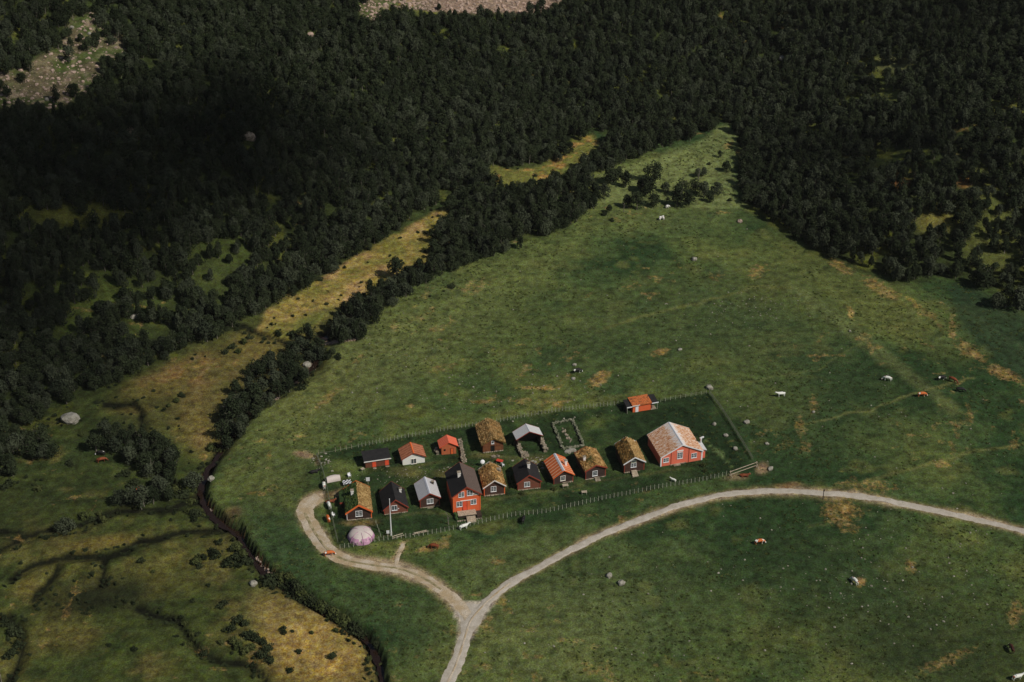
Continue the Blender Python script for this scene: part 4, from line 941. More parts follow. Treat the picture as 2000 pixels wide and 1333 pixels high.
    def barge(s, mat, hgt=.22, back=True):
        W = s.w/2+s.ov+.03
        for y in ([-s.of-.07, s.L+s.of+.02] if back else [-s.of-.07]):
            for sd in (-1, 1):
                e = s.rh-s.slope*W; t = s.t
                pr = [(0, s.rh-hgt+t*.5), (sd*W, e-hgt+t*.5), (sd*W, e+t+.03), (0, s.rh+t+.03)]
                if sd < 0: pr = pr[::-1]
                mb = MB(); mb.prism(pr, y, y+.05); mb.build('bargeboard', mat, s.rf)
        return s
    def corners(s, mat, wd=.16, sides=(-1, 1)):
        for sd in sides:
            mb = MB(); w = s.w/2; mb.box(sd*w-wd/2+(-sd*.04), -.05, -.3, sd*w+wd/2-(sd*.04)+sd*.03, wd, s.h+.02); mb.build('corner_board', mat, s.o)
        return s
    def window(s, u, v, wp, hp, cols=2, rows=3, frame='trim_white', fr=.09, label=None):
        x, z = s.front(u, v); w = wp/s.k; h = hp/(s.k*.80)
        mb = MB(); x0, x1, z0, z1 = x-w/2, x+w/2, z-h/2, z+h/2; y0, y1 = -.07, .02
        mb.box(x0, y0, z0, x0+fr, y1, z1); mb.box(x1-fr, y0, z0, x1, y1, z1); mb.box(x0+fr, y0, z0, x1-fr, y1, z0+fr); mb.box(x0+fr, y0, z1-fr, x1-fr, y1, z1)
        iw = x1-x0-2*fr; ih = z1-z0-2*fr
        for i in range(1, cols): q = x0+fr+iw*i/cols; mb.box(q-.045, y0+.01, z0+fr, q+.045, y1, z1-fr)
        for c_ in range(cols):
            xa = x0+fr+iw*c_/cols+(.045 if c_ else 0); xb = x0+fr+iw*(c_+1)/cols-(.045 if c_ < cols-1 else 0)
            for j in range(1, rows): q = z0+fr+ih*j/rows; mb.box(xa, y0+.02, q-.022, xb, y1, q+.022)
        wo = mb.build('window', frame, s.o)
        p = MB(); p.box(x0+fr-.01, -.035, z0+fr-.01, x1-fr+.01, .01, z1-fr+.01); p.build('pane', 'glass', wo)
        sl = MB(); sl.box(x0-.05, -.12, z0-.06, x1+.05, -.003, z0-.003); sl.build('sill', frame, wo)
        if label: wo['label'] = label
        return wo
    def door(s, u0, u1, vtop, mat='door_red', frame='trim_red', z0=0.0, leaf=1):
        x0, zt = s.front(u0, vtop); x1, _ = s.front(u1, vtop)
        mb = MB(); mb.box(x0, -.05, z0, x1, .02, zt)
        n = max(2, int((x1-x0)/.2))
        for i in range(n): a = x0+(x1-x0)*i/n; mb.box(a+.01, -.065, z0+.05, a+(x1-x0)/n-.01, -.05, zt-.05)
        d = mb.build('door', mat, s.o)
        f = MB(); f.box(x0-.1, -.08, z0, x0, .02, zt+.1); f.box(x1, -.08, z0, x1+.1, .02, zt+.1); f.box(x0, -.08, zt, x1, .02, zt+.1); f.build('door_frame', frame, d)
        hd = MB(); hd.tube((x1-.15, -.12, z0+(zt-z0)*.48), (x1-.15, -.06, z0+(zt-z0)*.48), .03, .03, 6); hd.build('handle', 'wood_dark', d)
        return d
    def chimney(s, u, v, side, hgt=1.1, wd=.6, mat='chimney'):
        x, y, z = s.onroof(u, v, side); mb = MB(); w = wd/2
        mb.box(x-w, y-w, z-.5, x+w, y+w, z+hgt)
        for dx, dy in ((-1, -1), (1, -1), (-1, 1), (1, 1)): mb.box(x+dx*w*.7-.06, y+dy*w*.7-.06, z+hgt+.001, x+dx*w*.7+.06, y+dy*w*.7+.06, z+hgt+.2)
        mb.box(x-w-.08, y-w-.08, z+hgt-.12, x+w+.08, y+w+.08, z+hgt-.002)
        c = mb.build('chimney', mat, s.rf)
        cp = MB(); cp.box(x-w-.1, y-w-.1, z+hgt+.203, x+w+.1, y+w+.1, z+hgt+.27); cp.build('chimney_cap', 'stonework', c)
        return c
    def step(s, x, wd=1.2, n=2, dep=.5, mat='stonework'):
        mb = MB()
        for i in range(n): mb.box(x-wd/2-.05*i, -.1-dep*(i+1), -.4, x+wd/2+.05*i, -.1-dep*i-.003, .18*(n-i)-.05)
        mb.build('doorstep', mat, s.o); return s
    def tagit(s, label, cat='house', group=None): tag(s.o, label, cat, group); return s

# front row, left to right
h = House('turf_roof_house', (678, 1015.5), (726, 1013), (697.7, 988), (690.5, 941), (674.5, 1005), ov=.3, kr=.7)
h.walls('wall_black').sod('sod_straw', 'tuft_gold', n=900, green=0, t=.26, left='sod_green', ltuft='tuft_green').barge('trim_orange', .3).corners('trim_orange', sides=(1,)).corners('trim_pink', sides=(-1,)).foundation(.2)  # left slope mossy green, darkened with its shade in the colour
h.window(701, 1003.3, 13.5, 10.5); h.chimney(688, 966, -1, 1.0, .55)
h.o.location.z += 0
mb = MB(); w = h.w/2; yb = h.L*.55
mb.prism([(-w-1.0, -.5), (-w-.001, -.5), (-w-.001, h.h-.1), (-w-1.0, h.h-.55)], yb, h.L); mb.build('side_room', 'wall_black', h.o)
mb = MB(); mb.prism([(-w-1.25, h.h-.62), (-w-.30, h.h-.16), (-w-.30, h.h+.02), (-w-1.25, h.h-.44)], yb-.2, h.L+.2); mb.build('side_roof', 'sod_green', h.o)
mb = MB(); mb.box(-w-1.27, yb-.26, h.h-.8, -w-.5, yb-.205, h.h-.4); mb.build('bargeboard', 'trim_red', h.o)
h.tagit('dark house with straw turf roof and orange bargeboards behind the big tent')
h = House('tar_roof_house', (751.3, 1006.9), (795.4, 998.5), (770.4, 977), (765.3, 941), (747, 998), kr=.6)
h.walls('wall_brownred').roof('roof_tar').barge('trim_red', .22).corners('trim_red').foundation(.2); h.window(770.2, 992.2, 11, 9.5, 2, 1); h.chimney(781.8, 961, 1, .8, .45)
mb = MB(); mb.tube((h.w*.12, -.12, 1.2), (h.w*.12, -.02, 1.2), .12, .12, 8); mb.build('wall_lamp', 'trim_white', h.o)
h.tagit('brown-red log house with black tar roof behind the flagpole')
h = House('grey_roof_house', (821, 992.7), (858.5, 987.5), (839, 964.5), (830, 932), (819.3, 979), kr=.6)
h.walls('wall_dark').roof('roof_metal').ridge().barge('trim_red', .2).corners('trim_red').foundation(.2); h.window(840, 979, 13, 9, 2, 3)
c_ = h.chimney(845, 945.5, 1, .5, .4, 'wood_dark'); h.step(0, 1.3, 1)
h.tagit('small dark house with pale grey metal roof left of the two-storey house')
# two-storey house on its stone terrace
h = House('two_storey_house', (885.3, 999.4), (938.2, 992.7), (908.5, 952.2), (894.3, 903.8), (881.9, 973.6), base=.9, ov=.35, of=.4, kr=.6)
h.walls('wall_red').roof('roof_slate', .16, 'roof_tar').barge('trim_red', .2).corners('trim_orange')  # left slope tar black, the shade of that side put into its colour
for u, v in ((901, 966.2), (917.6, 962.8)): h.window(u, v, 11.5, 10, 2, 3)
for u, v in ((897.2, 984.9), (924.8, 980)): h.window(u, v, 11.5, 10, 2, 3)
h.door(903.8, 911.6, 979.2, 'door_red', 'trim_red'); h.chimney(896.5, 931, -1, 1.0, .6)
x, z = h.front(929, 964.6); mb = MB(); mb.box(x-.65, -.1, z-.28, x+.65, -.01, z+.28); sg = mb.build('sign_board', 'trim_pink', h.o); mb = MB(); mb.box(x-.5, -.12, z-.1, x+.5, -.101, z+.1); mb.build('sign_panel', 'roof_slate', sg)
x0, z0_ = h.front(899, 979.3); x1, _ = h.front(922, 976); mb = MB(); mb.box(x0, -.16, z0_, x1, -.01, z0_+.12); mb.build('door_lintel', 'trim_pink', h.o)
w = h.w/2; mb = MB(); mb.box(-w, -.05, -2.6, w, h.L, -.601+0.0); mb.build('foundation', 'stonework', h.o)
mb = MB(); mb.box(-w*.72, -1.75, -.2, w*.62, -.06, -.06)
for k in range(14): mb.box(-w*.72+k*w*.0957, -1.8, -.058, -w*.72+(k+.85)*w*.0957, -.06, -.03)
mb.build('terrace', 'wood_pale', h.o)
mb = MB(); mb.box(-w*.7, -1.4, -2.3, w*.6, -.07, -.203); mb.box(w*.64, -1.9, -2.3, w*1.0, -.07, -.5); mb.build('terrace_shade_wall', 'wood_dark', h.o)  # dark wood stands in for the shade under the deck
for sx in (-w*.85,):
    mb = MB()
    for k in range(5): mb.stone((sx+R.uniform(-.3, .3), -.4-k*.4, -.3-.06*k), R.uniform(.3, .5), R, 1.0, True)
    mb.build('terrace_planting', 'sod_green', h.o)
mb = MB()
for k in range(3): mb.box(-w*.15, -2.3-.45*k, -2.4, w*.5, -1.86-.45*k-.004, -.35-.22*k)
mb.build('steps', 'wood_pale', h.o)
mb = MB()
for k in range(12): mb.stone((-w*.8+k*(w*1.85/12), -2.35, -.95), .26, R, .7)
mb.build('edging_stones', 'stonework', h.o)
h.tagit('tall orange-red two-storey house with dark roof and double door above a terrace')
h = House('golden_turf_house', (946, 970.9), (985.4, 964.6), (962.9, 940.3), (956.5, 903.5), (942.7, 956), kr=.5)
h.walls('wall_dark').sod('sod_gold', 'tuft_gold', n=900).barge('trim_pink', .14).corners('trim_orange').foundation(.45); h.window(964, 955.3, 11, 10, 2, 3)
h.chimney(974, 921, 1, .45, .75, 'stonework')
h.tagit('small dark house with shaggy golden turf roof right of the two-storey house')
h = House('black_roof_house', (1011.3, 957.8), (1055, 953.3), (1030.4, 929), (1021, 897), (1008, 946), kr=.6)
h.walls('wall_brownred').roof('roof_tar').barge('trim_red', .2).corners('trim_red').foundation(.2); h.window(1029.4, 946.2, 11.5, 9, 2, 3); h.chimney(1032.2, 914, 1, 1.1, .55)
h.tagit('brown house with black roof and white chimney in the middle of the front row')
h = House('orange_roof_house', (1081.8, 947), (1118.5, 941.4), (1098.3, 920), (1081.4, 886.3), (1080.2, 936), kr=.6)
h.walls('wall_black').roof('roof_orange').ridge(w=.34).barge('trim_orange', .12).corners('trim_red').foundation(.4, x0=-.2); h.window(1099.3, 934.3, 10.5, 9, 1, 3, 'trim_pink'); h.chimney(1104.8, 909, 1, 1.2, .5)
h.tagit('dark house with orange ribbed metal roof and pale ridge strip')
h = House('mossy_turf_house', (1144.4, 938), (1181.5, 929), (1162.4, 910.4), (1146.7, 873.5), (1142, 923.5), kr=.5)
h.walls('wall_black').sod('sod_gold', 'tuft_gold', n=1000, green=220).barge('trim_red', .14).corners('trim_red').foundation(.15); h.window(1162, 924.6, 10.5, 9.5, 1, 3); h.chimney(1141, 900.5, -1, 1.0, .5); h.step(.2, 1.1, 2, .6)
h.tagit('dark house with golden turf roof patched with green moss and a white chimney')
h = House('brown_turf_house', (1218.7, 925), (1257.6, 917.8), (1238.5, 895.3), (1218.7, 856), (1216, 909.3), kr=.5)
h.walls('wall_dark').sod('sod_straw', 'tuft_gold', n=800, left='sod_brown', ltuft='tuft_brown').barge('trim_white', .16).corners('trim_red').foundation(.25)  # left turf browner and darker, that slope's shade mixed into the colour
h.window(1237.5, 908.6, 11, 8, 2, 2); h.window(1237.8, 901.2, 10, 5, 1, 1, 'wood_grey'); h.step(-.1, 1.2, 3, .6, 'wood_pale')
h.tagit('dark house with brown turf roof and white bargeboards left of the big barn')
h = House('big_barn', (1290.4, 911.6), (1370.3, 898.6), (1331.4, 869.6), (1303.7, 825.5), (1289, 895.4), ov=.2, of=.25, kr=.5)
h.walls('wall_barn').roof('roof_barn').ridge('ridge', .16).barge('trim_white', .2).corners('trim_white', .3).foundation(.25, x0=-h.w*.28, x1=h.w*.12)
h.window(1300.9, 898.8, 11.5, 8.5, 3, 2); h.window(1328.1, 889.6, 11.5, 12, 3, 3); h.window(1355.5, 889.6, 11.5, 9, 3, 2)
x, z = h.front(1328.5, 881); mb = MB(); mb.box(x-.75, -.09, z-.15, x+.75, -.01, z+.2); mb.build('window_hood', 'trim_pink', h.o)
for u in (1310.5, 1344.5):
    x, _ = h.front(u, 900); mb = MB(); mb.box(x-.09, -.035, -.2, x+.09, .01, h.rh-abs(x)*h.slope-.35); mb.build('wall_batten', 'trim_red', h.o)
w = h.w/2; mb = MB(); mb.box(w+.001, .6, -.4, w+1.0, 3.2, h.h-.5); mb.build('side_porch', 'wall_barn', h.o)
mb = MB(); mb.prism([(w+.2, h.h-.12), (w+1.25, h.h-.5), (w+1.25, h.h-.36), (w+.2, h.h+.02)], .3, 3.5); mb.build('porch_roof', 'roof_white', h.o)
mb = MB(); mb.tube((w+.8, 3.0, h.h-.5), (w+.8, 3.0, h.h+1.0), .2, .2, 8); mb.tube((w+.5, 3.0, h.h+1.15), (w+1.5, 3.3, h.h+1.15), .22, .22, 8); mb.build('flue', 'roof_white', h.o)
h.step(-h.w*.12, 1.6, 1, .6)
h.tagit('large coral-red barn with rust-blotched pale metal roof and three white windows', 'barn')
# back row
h = House('white_hut', (786.9, 910), (829.6, 902.7), (806, 885.8), (803.7, 864.4), (785, 899.5), kr=.3)
h.walls('wall_white').roof('roof_rust').ridge('trim_orange', .18).barge('trim_red', .1); h.window(808, 901, 11, 10, 2, 1, 'trim_pink')
h.tagit('white hut with rusty brown metal roof in the back row', 'hut')
h = House('red_roof_shed', (862.8, 889), (891, 886), (873.3, 865.7), (871.3, 853), (856, 877), ov=.5, kr=.3)
h.walls('wall_tan').roof('roof_redsheet'); d = h.door(880.5, 884.8, 876.5, 'trim_orange', 'trim_red')
x, z = h.front(868.5, 879.5); mb = MB(); mb.tube((x, -.03, z), (x, .01, z), .28, .28, 10); mb.build('hatch', 'dark', h.o)
h.tagit('small brown shed with bright red metal roof beside a stone wall', 'shed')
h = House('thatched_storehouse', (943.3, 885.3), (983.2, 880.2), (961.8, 858.8), (946, 820.5), (939, 873), ov=.5, of=.5, kr=.5)
h.walls('wall_log').sod('sod_brown', 'tuft_gold', n=1700, t=.45).foundation(.35)
mbx = h.door(959.2, 965.3, 871.5, 'dark', 'wood_dark'); h.window(962.2, 864.2, 5.5, 5.5, 1, 1)
h.tagit('log storehouse with thick shaggy brown-gold turf roof and black doorway', 'storehouse')
h = House('open_barn', (1010.5, 875), (1056.5, 868), (1031.6, 844), (1026.6, 828.4), (1006.8, 860.4), ov=.35, kr=.2)
h.walls('wall_black', True).roof('roof_white').ridge('ridge', .12).barge('trim_red', .1)
h.tagit('low open-fronted stone barn with light grey metal roof', 'barn')
OB = h

def stone_wall(name, pts, width, hgt, label, cat='stone wall', mat='stonework', dens=15, group=None):
    P_ = [at(*p) for p in pts]; base = P_[0].copy(); mb = MB()
    for a, b_ in zip(P_, P_[1:]):
        L = (b_-a).length; n = max(2, int(L*dens*width*max(hgt, .5)))
        for k in range(n):
            t = R.random(); p = a.lerp(b_, t); q = (b_-a).normalized(); s = Vector((-q.y, q.x, 0))
            p = p+s*R.uniform(-.5, .5)*width; z = gh(p.x, p.y)+R.random()**.7*hgt*.85
            mb.stone((p.x-base.x, p.y-base.y, z-base.z), R.uniform(.14, .3), R, .7, True)
        q = (b_-a); ang = math.atan2(q.y, q.x); m_ = Matrix.Translation(a-base) @ Matrix.Rotation(ang, 4, 'Z'); mb.box(0, -width*.35, -.3, L, width*.35, hgt*.75, m_)
    o = mb.build(name, mat); o.location = base; tag(o, label, cat, group); return o
stone_wall('stone_wall', [(1013, 872), (1016, 884), (1021, 894)], .9, 1.1, 'tumbled stone wall running out from the left of the open barn')
stone_wall('stone_wall', [(1056, 862), (1061, 872), (1066, 884)], 1.0, 1.3, 'thick stone wall running out from the right of the open barn')
stone_wall('stone_wall', [(897, 862), (901, 878), (906, 905)], .9, .9, 'long stone wall right of the red-roofed shed')
stone_wall('stone_wall', [(852, 878), (855, 889)], .9, .9, 'short stone heap left of the red-roofed shed')
stone_wall('rubble_heap', [(1022, 885), (1030, 893)], 1.5, .6, 'heap of fallen stones in front of the open barn', 'rubble')
stone_wall('rubble_heap', [(878, 918), (890, 922)], 1.6, .4, 'flat heap of pale stones behind the two-storey house', 'rubble')
stone_wall('rubble_heap', [(960, 893), (975, 892)], 1.0, .25, 'stones lying before the storehouse door', 'rubble')
ru = empty('ruin', at(1108, 850))
RC = [(1079, 828), (1117, 821), (1139, 871), (1099, 877)]
for i in range(4):
    a, b_ = at(*RC[i]), at(*RC[(i+1) % 4]); mb = MB(); L = (b_-a).length; q = (b_-a).normalized(); s = Vector((-q.y, q.x, 0)); hg = [.5, .75, .45, .6][i]
    for k in range(int(L*9)):
        p = a.lerp(b_, k/(L*9))+s*R.uniform(-.3, .3); mb.stone((p.x-ru.location.x, p.y-ru.location.y, gh(p.x, p.y)-ru.location.z+R.uniform(.0, hg*.8)), R.uniform(.12, .26), R, .7, True)
    m_ = Matrix.Translation(a-ru.location) @ Matrix.Rotation(math.atan2(q.y, q.x), 4, 'Z'); mb.box(.1, -.14, -.3, L-.1, .14, hg*.5, m_)
    mb.build('wall', 'stone_mossy', ru)
mb = MB()
for k in range(26):
    t = R.random(); p = at(1098+t*18+R.gauss(0, 2), 838+t*26+R.gauss(0, 2)); mb.stone((p.x-ru.location.x, p.y-ru.location.y, p.z-ru.location.z+.1), R.uniform(.15, .4), R, .6)
mb.build('fallen_stones', 'stonework', ru)
tag(ru, 'roofless rectangular stone ruin overgrown with grass', 'ruin')
for u, v, lab in ((1118, 880, 'big flat stone slab at the corner of the ruin'), (1110, 883, 'small slab left of the big one below the ruin')):
    g = at(u, v); mb = MB(); mb.stone((0, 0, .1), .9 if 'big' in lab else .5, R, .3, True); o = mb.build('stone_slab', 'rock'); o.location = g; tag(o, lab, 'slab')

# black monopitch shed with two red doors
def frame(A, B):
    a, b_ = at(*A), at(*B); d = b_-a; ang = math.atan2(d.y, d.x); m_ = (a+b_)/2; return m_, ang, Vector((d.x, d.y, 0)).length
m_, ang, w = frame((714.2, 915), (761, 908.3)); t = empty('privy_shed', m_, ang); w2 = w/2
mb = MB(); mb.add([(-w2, 0, -.5), (w2, 0, -.5), (w2, 3, -.5), (-w2, 3, -.5), (-w2, 0, 1.95), (w2, 0, 1.95), (w2, 3, 2.25), (-w2, 3, 2.25)], [(0, 1, 5, 4), (1, 2, 6, 5), (2, 3, 7, 6), (3, 0, 4, 7), (4, 5, 6, 7), (3, 2, 1, 0)]); mb.build('wall', 'wall_shed', t)
mb = MB(); o_ = .35; mb.add([(-w2-o_, -o_, 1.93), (w2+o_, -o_, 1.93), (w2+o_, 3+o_, 2.30), (-w2-o_, 3+o_, 2.30), (-w2-o_, -o_, 2.06), (w2+o_, -o_, 2.06), (w2+o_, 3+o_, 2.43), (-w2-o_, 3+o_, 2.43)], [(0, 1, 5, 4), (1, 2, 6, 5), (2, 3, 7, 6), (3, 0, 4, 7), (4, 5, 6, 7), (3, 2, 1, 0)]); rf = mb.build('roof', 'roof_tar', t)
mb = MB(); mb.box(-w2-o_-.02, -o_-.06, 1.86, w2+o_+.02, -o_-.003, 2.1); mb.build('fascia', 'trim_pink', rf)
for x in (-w2*.28, w2*.78):
    mb = MB(); mb.box(x-.42, -.06, .05, x+.42, .02, 1.85)
    for k in range(4): mb.box(x-.4+.2*k+.01, -.075, .1, x-.4+.2*k+.19, -.06, 1.8)
    d = mb.build('door', 'door_red', t); mb = MB(); mb.tube((x+.3, -.12, .95), (x+.3, -.07, .95), .03, .03, 6); mb.build('handle', 'wood_dark', d)
    mb = MB(); mb.stone((x, -.5, .0), .45, R, .35, True); mb.build('doorstep', 'stonework', t)
mb = MB(); mb.box(w2*.78-.35, -.1, 1.62, w2*.78+.3, -.08, 1.84); mb.build('sign', 'trim_white', t)
tag(t, 'low brown shed with black roof, pale fascia and two red doors', 'shed')
# red shed with rust turf in the middle and black wings
m_, ang, w = frame((1235.8, 806), (1270.8, 800.5)); t = empty('woodshed', m_, ang); w2 = w/2
mb = MB(); mb.prism([(-w2, -.4), (w2, -.4), (w2, 2.0), (-w2, 2.0)], 0, 2.6); mb.build('wall', 'wall_red', t)
def slab(name, x0, x1, y0, y1, z0, z1, th, mat, par): # roof slab rising to the back
    q = MB(); q.add([(x0, y0, z0), (x1, y0, z0), (x1, y1, z1), (x0, y1, z1), (x0, y0, z0+th), (x1, y0, z0+th), (x1, y1, z1+th), (x0, y1, z1+th)], [(0, 1, 5, 4), (1, 2, 6, 5), (2, 3, 7, 6), (3, 0, 4, 7), (4, 5, 6, 7), (3, 2, 1, 0)]); return q.build(name, mat, par)
slab('roof', -w2-.3, w2+.1, -.35, 2.9, 1.95, 2.25, .3, 'roof_rustred', t)
rl = slab('side_roof', -w2-1.6, -w2-.31, -.3, 2.7, 1.85, 2.1, .12, 'roof_tar', t); rr_ = slab('side_roof', w2+.11, w2+1.75, -.3, 2.8, 1.9, 2.2, .12, 'roof_tar', t)
for x0, x1, p_ in ((-w2-1.65, -w2-.3, rl), (w2+.1, w2+1.8, rr_)):
    mb = MB(); mb.box(x0, -.36, 1.8, x1, -.303, 2.05); mb.build('fascia', 'trim_white', p_)
mb = MB(); mb.box(-w2-.3, -.4, 2.0, -w2*.3, -.353, 2.2); mb.build('fascia', 'trim_pink', t)
mb = MB(); mb.box(-w2-1.45, 1.9, -.4, -w2-.002, 2.1, 1.9); mb.box(-w2-1.5, 0, -.4, -w2-1.4, 2.1, 1.75); mb.build('back_wall', 'wood_dark', t)
for x in (-w2-1.5, w2+1.6):
    mb = MB(); mb.tube((x, -.2, -.3), (x, -.2, 1.85), .06, .06, 6); mb.build('post', 'wood_grey', t)
mb = MB(); mb.box(-w2*.55-.38, -.06, 0, -w2*.55+.38, .02, 1.85); mb.box(-w2*.55-.30, -.075, .15, -w2*.55+.3, -.06, .9); mb.box(-w2*.55-.30, -.075, 1.0, -w2*.55+.3, -.06, 1.7); d = mb.build('door', 'trim_white', t)
mb = MB(); mb.tube((-w2*.55+.28, -.13, .95), (-w2*.55+.28, -.07, .95), .03, .03, 6); mb.build('handle', 'wood_dark', d)
mb = MB(); mb.box(w2+.1, 1.9, -.4, w2+1.6, 2.1, 1.9); mb.build('back_wall', 'wood_dark', t)
tag(t, 'small orange-red shed with rusty roof between two black lean-tos and a white door', 'shed')
g = at(1275, 799); cr = empty('firewood_stack', g, ang)
mb = MB()
for j in range(4):
    for i in range(6-j): mb.tube((i*.24+.12*j-.5, -.3, .12+.2*j), (i*.24+.12*j-.5, .5, .12+.2*j), .11, .11, 7)
mb.build('logs', 'wood_pale', cr); tag(cr, 'stacked pale firewood under the right black lean-to', 'firewood')

# ------------------------------------------------------------------ fences
def fence(name, px, spacing, hgt, mat, label, wires=(.35, .7), wr=.018, rail=None, post_r=.05, lean=.06, railr=.05, skip=0.0):
    pts_ = resample([at(u, v).xy for u, v in px], spacing); g0 = Vector((pts_[0].x, pts_[0].y, gh(*pts_[0]))); t = empty(name, g0); meshes = []
    for k in range(4):
        q = MB(); q.tube((0, 0, -.3), (R.uniform(-lean, lean), R.uniform(-lean, lean), hgt*R.uniform(.88, 1.08)), post_r*1.1, post_r*.8, 6); me_ = bpy.data.meshes.new('post'); me_.from_pydata(q.v, [], q.f); me_.materials.append(M[mat]); meshes.append(me_)
    for i, p in enumerate(pts_[:100]):
        if R.random() < skip: continue
        o = bpy.data.objects.new('post', meshes[i % 4]); C.objects.link(o); o.parent = t; o.location = (p.x-g0.x, p.y-g0.y, gh(*p)-g0.z); o.rotation_euler = (0, 0, R.uniform(0, 6.28))
    P_ = [Vector((p.x-g0.x, p.y-g0.y, gh(*p)-g0.z)) for p in pts_]
    mb = MB()
    for a, b_ in zip(P_, P_[1:]):
        for wz in wires: mb.tube(a+Vector((0, 0, wz)), b_+Vector((0, 0, wz+R.uniform(-.02, .02))), wr, wr, 4, False)
    if wires: mb.build('wire', 'wood_grey', t)
    if rail:
        for rz in rail:
            mb = MB()
            for a, b_ in zip(P_[::3], P_[3::3]+[P_[-1]]): mb.tube(a+Vector((0, 0, rz)), b_+Vector((0, 0, rz+R.uniform(-.05, .05))), railr, railr*.8, 6)
            mb.build('rail', mat, t)
    tag(t, label, 'fence'); return t
fence('post_and_wire_fence', [(664, 1072), (700, 1067), (740, 1057), (800, 1050), (862, 1040), (894, 1033), (946, 1021), (1007, 1008), (1060, 1003), (1127, 988), (1215, 969), (1360, 942), (1425, 928)], .95, 1.25, 'wood_grey', 'long grey post and wire fence along the near side of the farmyard', wires=(.3, .65, 1.0), wr=.005, post_r=.07)
fence('picket_fence', [(700, 874), (760, 862), (860, 843), (940, 830), (1010, 818), (1100, 803), (1200, 792), (1222, 792)], .85, 1.2, 'wood_grey', 'long weathered picket fence along the far side of the farmyard', wires=(.3, .7), wr=.008, post_r=.06)
fence('broken_fence', [(622, 888), (650, 884), (698, 874)], 1.3, 1.2, 'wood_pale', 'broken posts of the old fence at the far left corner of the farmyard', wires=(.4,), skip=.25)
fence('wire_fence', [(1290, 786), (1330, 778), (1385, 769)], 1.3, 1.1, 'wood_grey', 'thin wire fence behind the yard right of the orange-red shed', wires=(.4, .8), wr=.012)
fence('rail_fence', [(619, 892), (630, 920), (641, 968), (650, 1020), (662, 1070)], 2.0, 1.25, 'wood_old', 'dark wooden rail fence closing the left end of the farmyard', wires=(), rail=(.4, .8, 1.15), railr=.06)
fence('rail_fence', [(1385, 770), (1408, 800), (1432, 838), (1455, 875), (1476, 910)], 2.0, 1.2, 'wood_old', 'wooden rail fence closing the right end of the farmyard', wires=(), rail=(.35, .7, 1.05), railr=.055)
fence('garden_fence', [(734, 1022), (744, 1050)], 1.6, 1.0, 'wood_grey', 'short garden fence between the big tent and the flagpole', wires=(.4, .8), wr=.015)
# gate
a, b_ = at(1426, 930), at(1477, 913); g = (a+b_)/2; t = empty('field_gate', g, math.atan2((b_-a).y, (b_-a).x)); L = (b_-a).xy.length/2
for x in (-L, L):
    mb = MB(); mb.tube((x, 0, -.3), (x, 0, 1.5), .1, .08, 7); mb.tube((x, 0, 1.1), (x+(.0), -1.0, -.1), .07, .06, 6); mb.build('post', 'wood_pale', t)
for z in (.5, 1.35):
    mb = MB(); mb.tube((-L-.3, -.1, z), (L+.1, -.1, z+.05), .08, .07, 7); mb.build('rail', 'wood_pale', t)
tag(t, 'pale log gate at the right end of the near fence', 'gate')
for u0, v0, u1, v1, lab in [(765, 1052, 788, 1045, 'pale plank lying on the fence right of the flagpole'), (808, 1044, 836, 1038, 'heap of whitish poles lying along the near fence'), (596, 0, 0, 0, '')]:
    if not lab: continue
    a, b_ = at(u0, v0), at(u1, v1); mb = MB()
    for k in range(3 if 'heap' in lab else 2): j = Vector((R.uniform(-.3, .3), R.uniform(-.3, .3), .15+.15*k)); mb.tube(j, (b_-a)+j+Vector((R.uniform(-.4, .4), R.uniform(-.2, .2), 0)), .1, .08, 6)
    o = mb.build('log_pile', 'wood_pale'); o.location = a; tag(o, lab, 'logs')

# flagpole, marker pole
g = at(764.2, 1046); t = empty('flagpole', g); mb = MB(); mb.tube((0, 0, -.3), (0, 0, 9.6), .16, .07, 10); mb.build('pole', 'trim_white', t); mb = MB(); mb.stone((0, 0, 9.68), .12, R, 1, True); mb.build('finial', 'trim_white', t)
mb = MB(); mb.box(-.25, -.1, -.2, .25, .1, .9); mb.build('pole_foot', 'wood_grey', t); tag(t, 'tall white flagpole standing by the near fence', 'flagpole')
g = at(1607, 976); t = empty('marker_post', g); mb = MB(); mb.tube((0, 0, -.3), (0, 0, 2.9), .09, .07, 8); mb.build('pole', 'wood_dark', t); mb = MB(); mb.box(-.16, -.14, 2.3, .16, -.08, 2.75); mb.build('plate', 'wood_dark', t); tag(t, 'dark post standing beside the gravel road on the right', 'post')

# ------------------------------------------------------------------ tents and yard things
M['lilac'] = pm('lilac_tent_fabric', alb(176, 138, 158), alb(150, 108, 134), 1.2, fine=.1); M['cream'] = pm('cream_tent_fabric', alb(186, 174, 168), alb(174, 162, 156), .8, fine=.05)
M['red_cloth'] = pm('red_plastic', alb(186, 66, 46), alb(170, 52, 40), 3, fine=.1)
def dome(rx, ry, hz, a0, a1, e0, e1, nu=20, nv=8, k=.75):
    mb = MB()
    for j in range(nv+1):
        e = math.radians(e0+(e1-e0)*j/nv)
        for i in range(nu+1):
            a = math.radians(a0+(a1-a0)*i/nu); sag = 1-.05*abs(math.sin(3*a))
            mb.v.append((rx*math.cos(a)*math.cos(e)**k*sag, ry*math.sin(a)*math.cos(e)**k*sag, hz*math.sin(e)))
    for j in range(nv):
        for i in range(nu): q = j*(nu+1)+i; mb.f.append((q, q+1, q+nu+2, q+nu+1))
    return mb
g = at(705, 1049); t = empty('dome_tent', g, .12)
dome(2.9, 3.1, 1.75, 0, 360, 27, 90, 30, 8).build('canopy', 'cream', t, True)
dome(2.92, 3.12, 1.76, 0, 360, -4, 28, 30, 6).build('tent_wall', 'lilac', t, True)
for a in (235, 295):
    dome(2.97, 3.17, 1.79, a-24, a+24, 20, 44, 10, 6).build('front_panel', 'lilac', t, True)
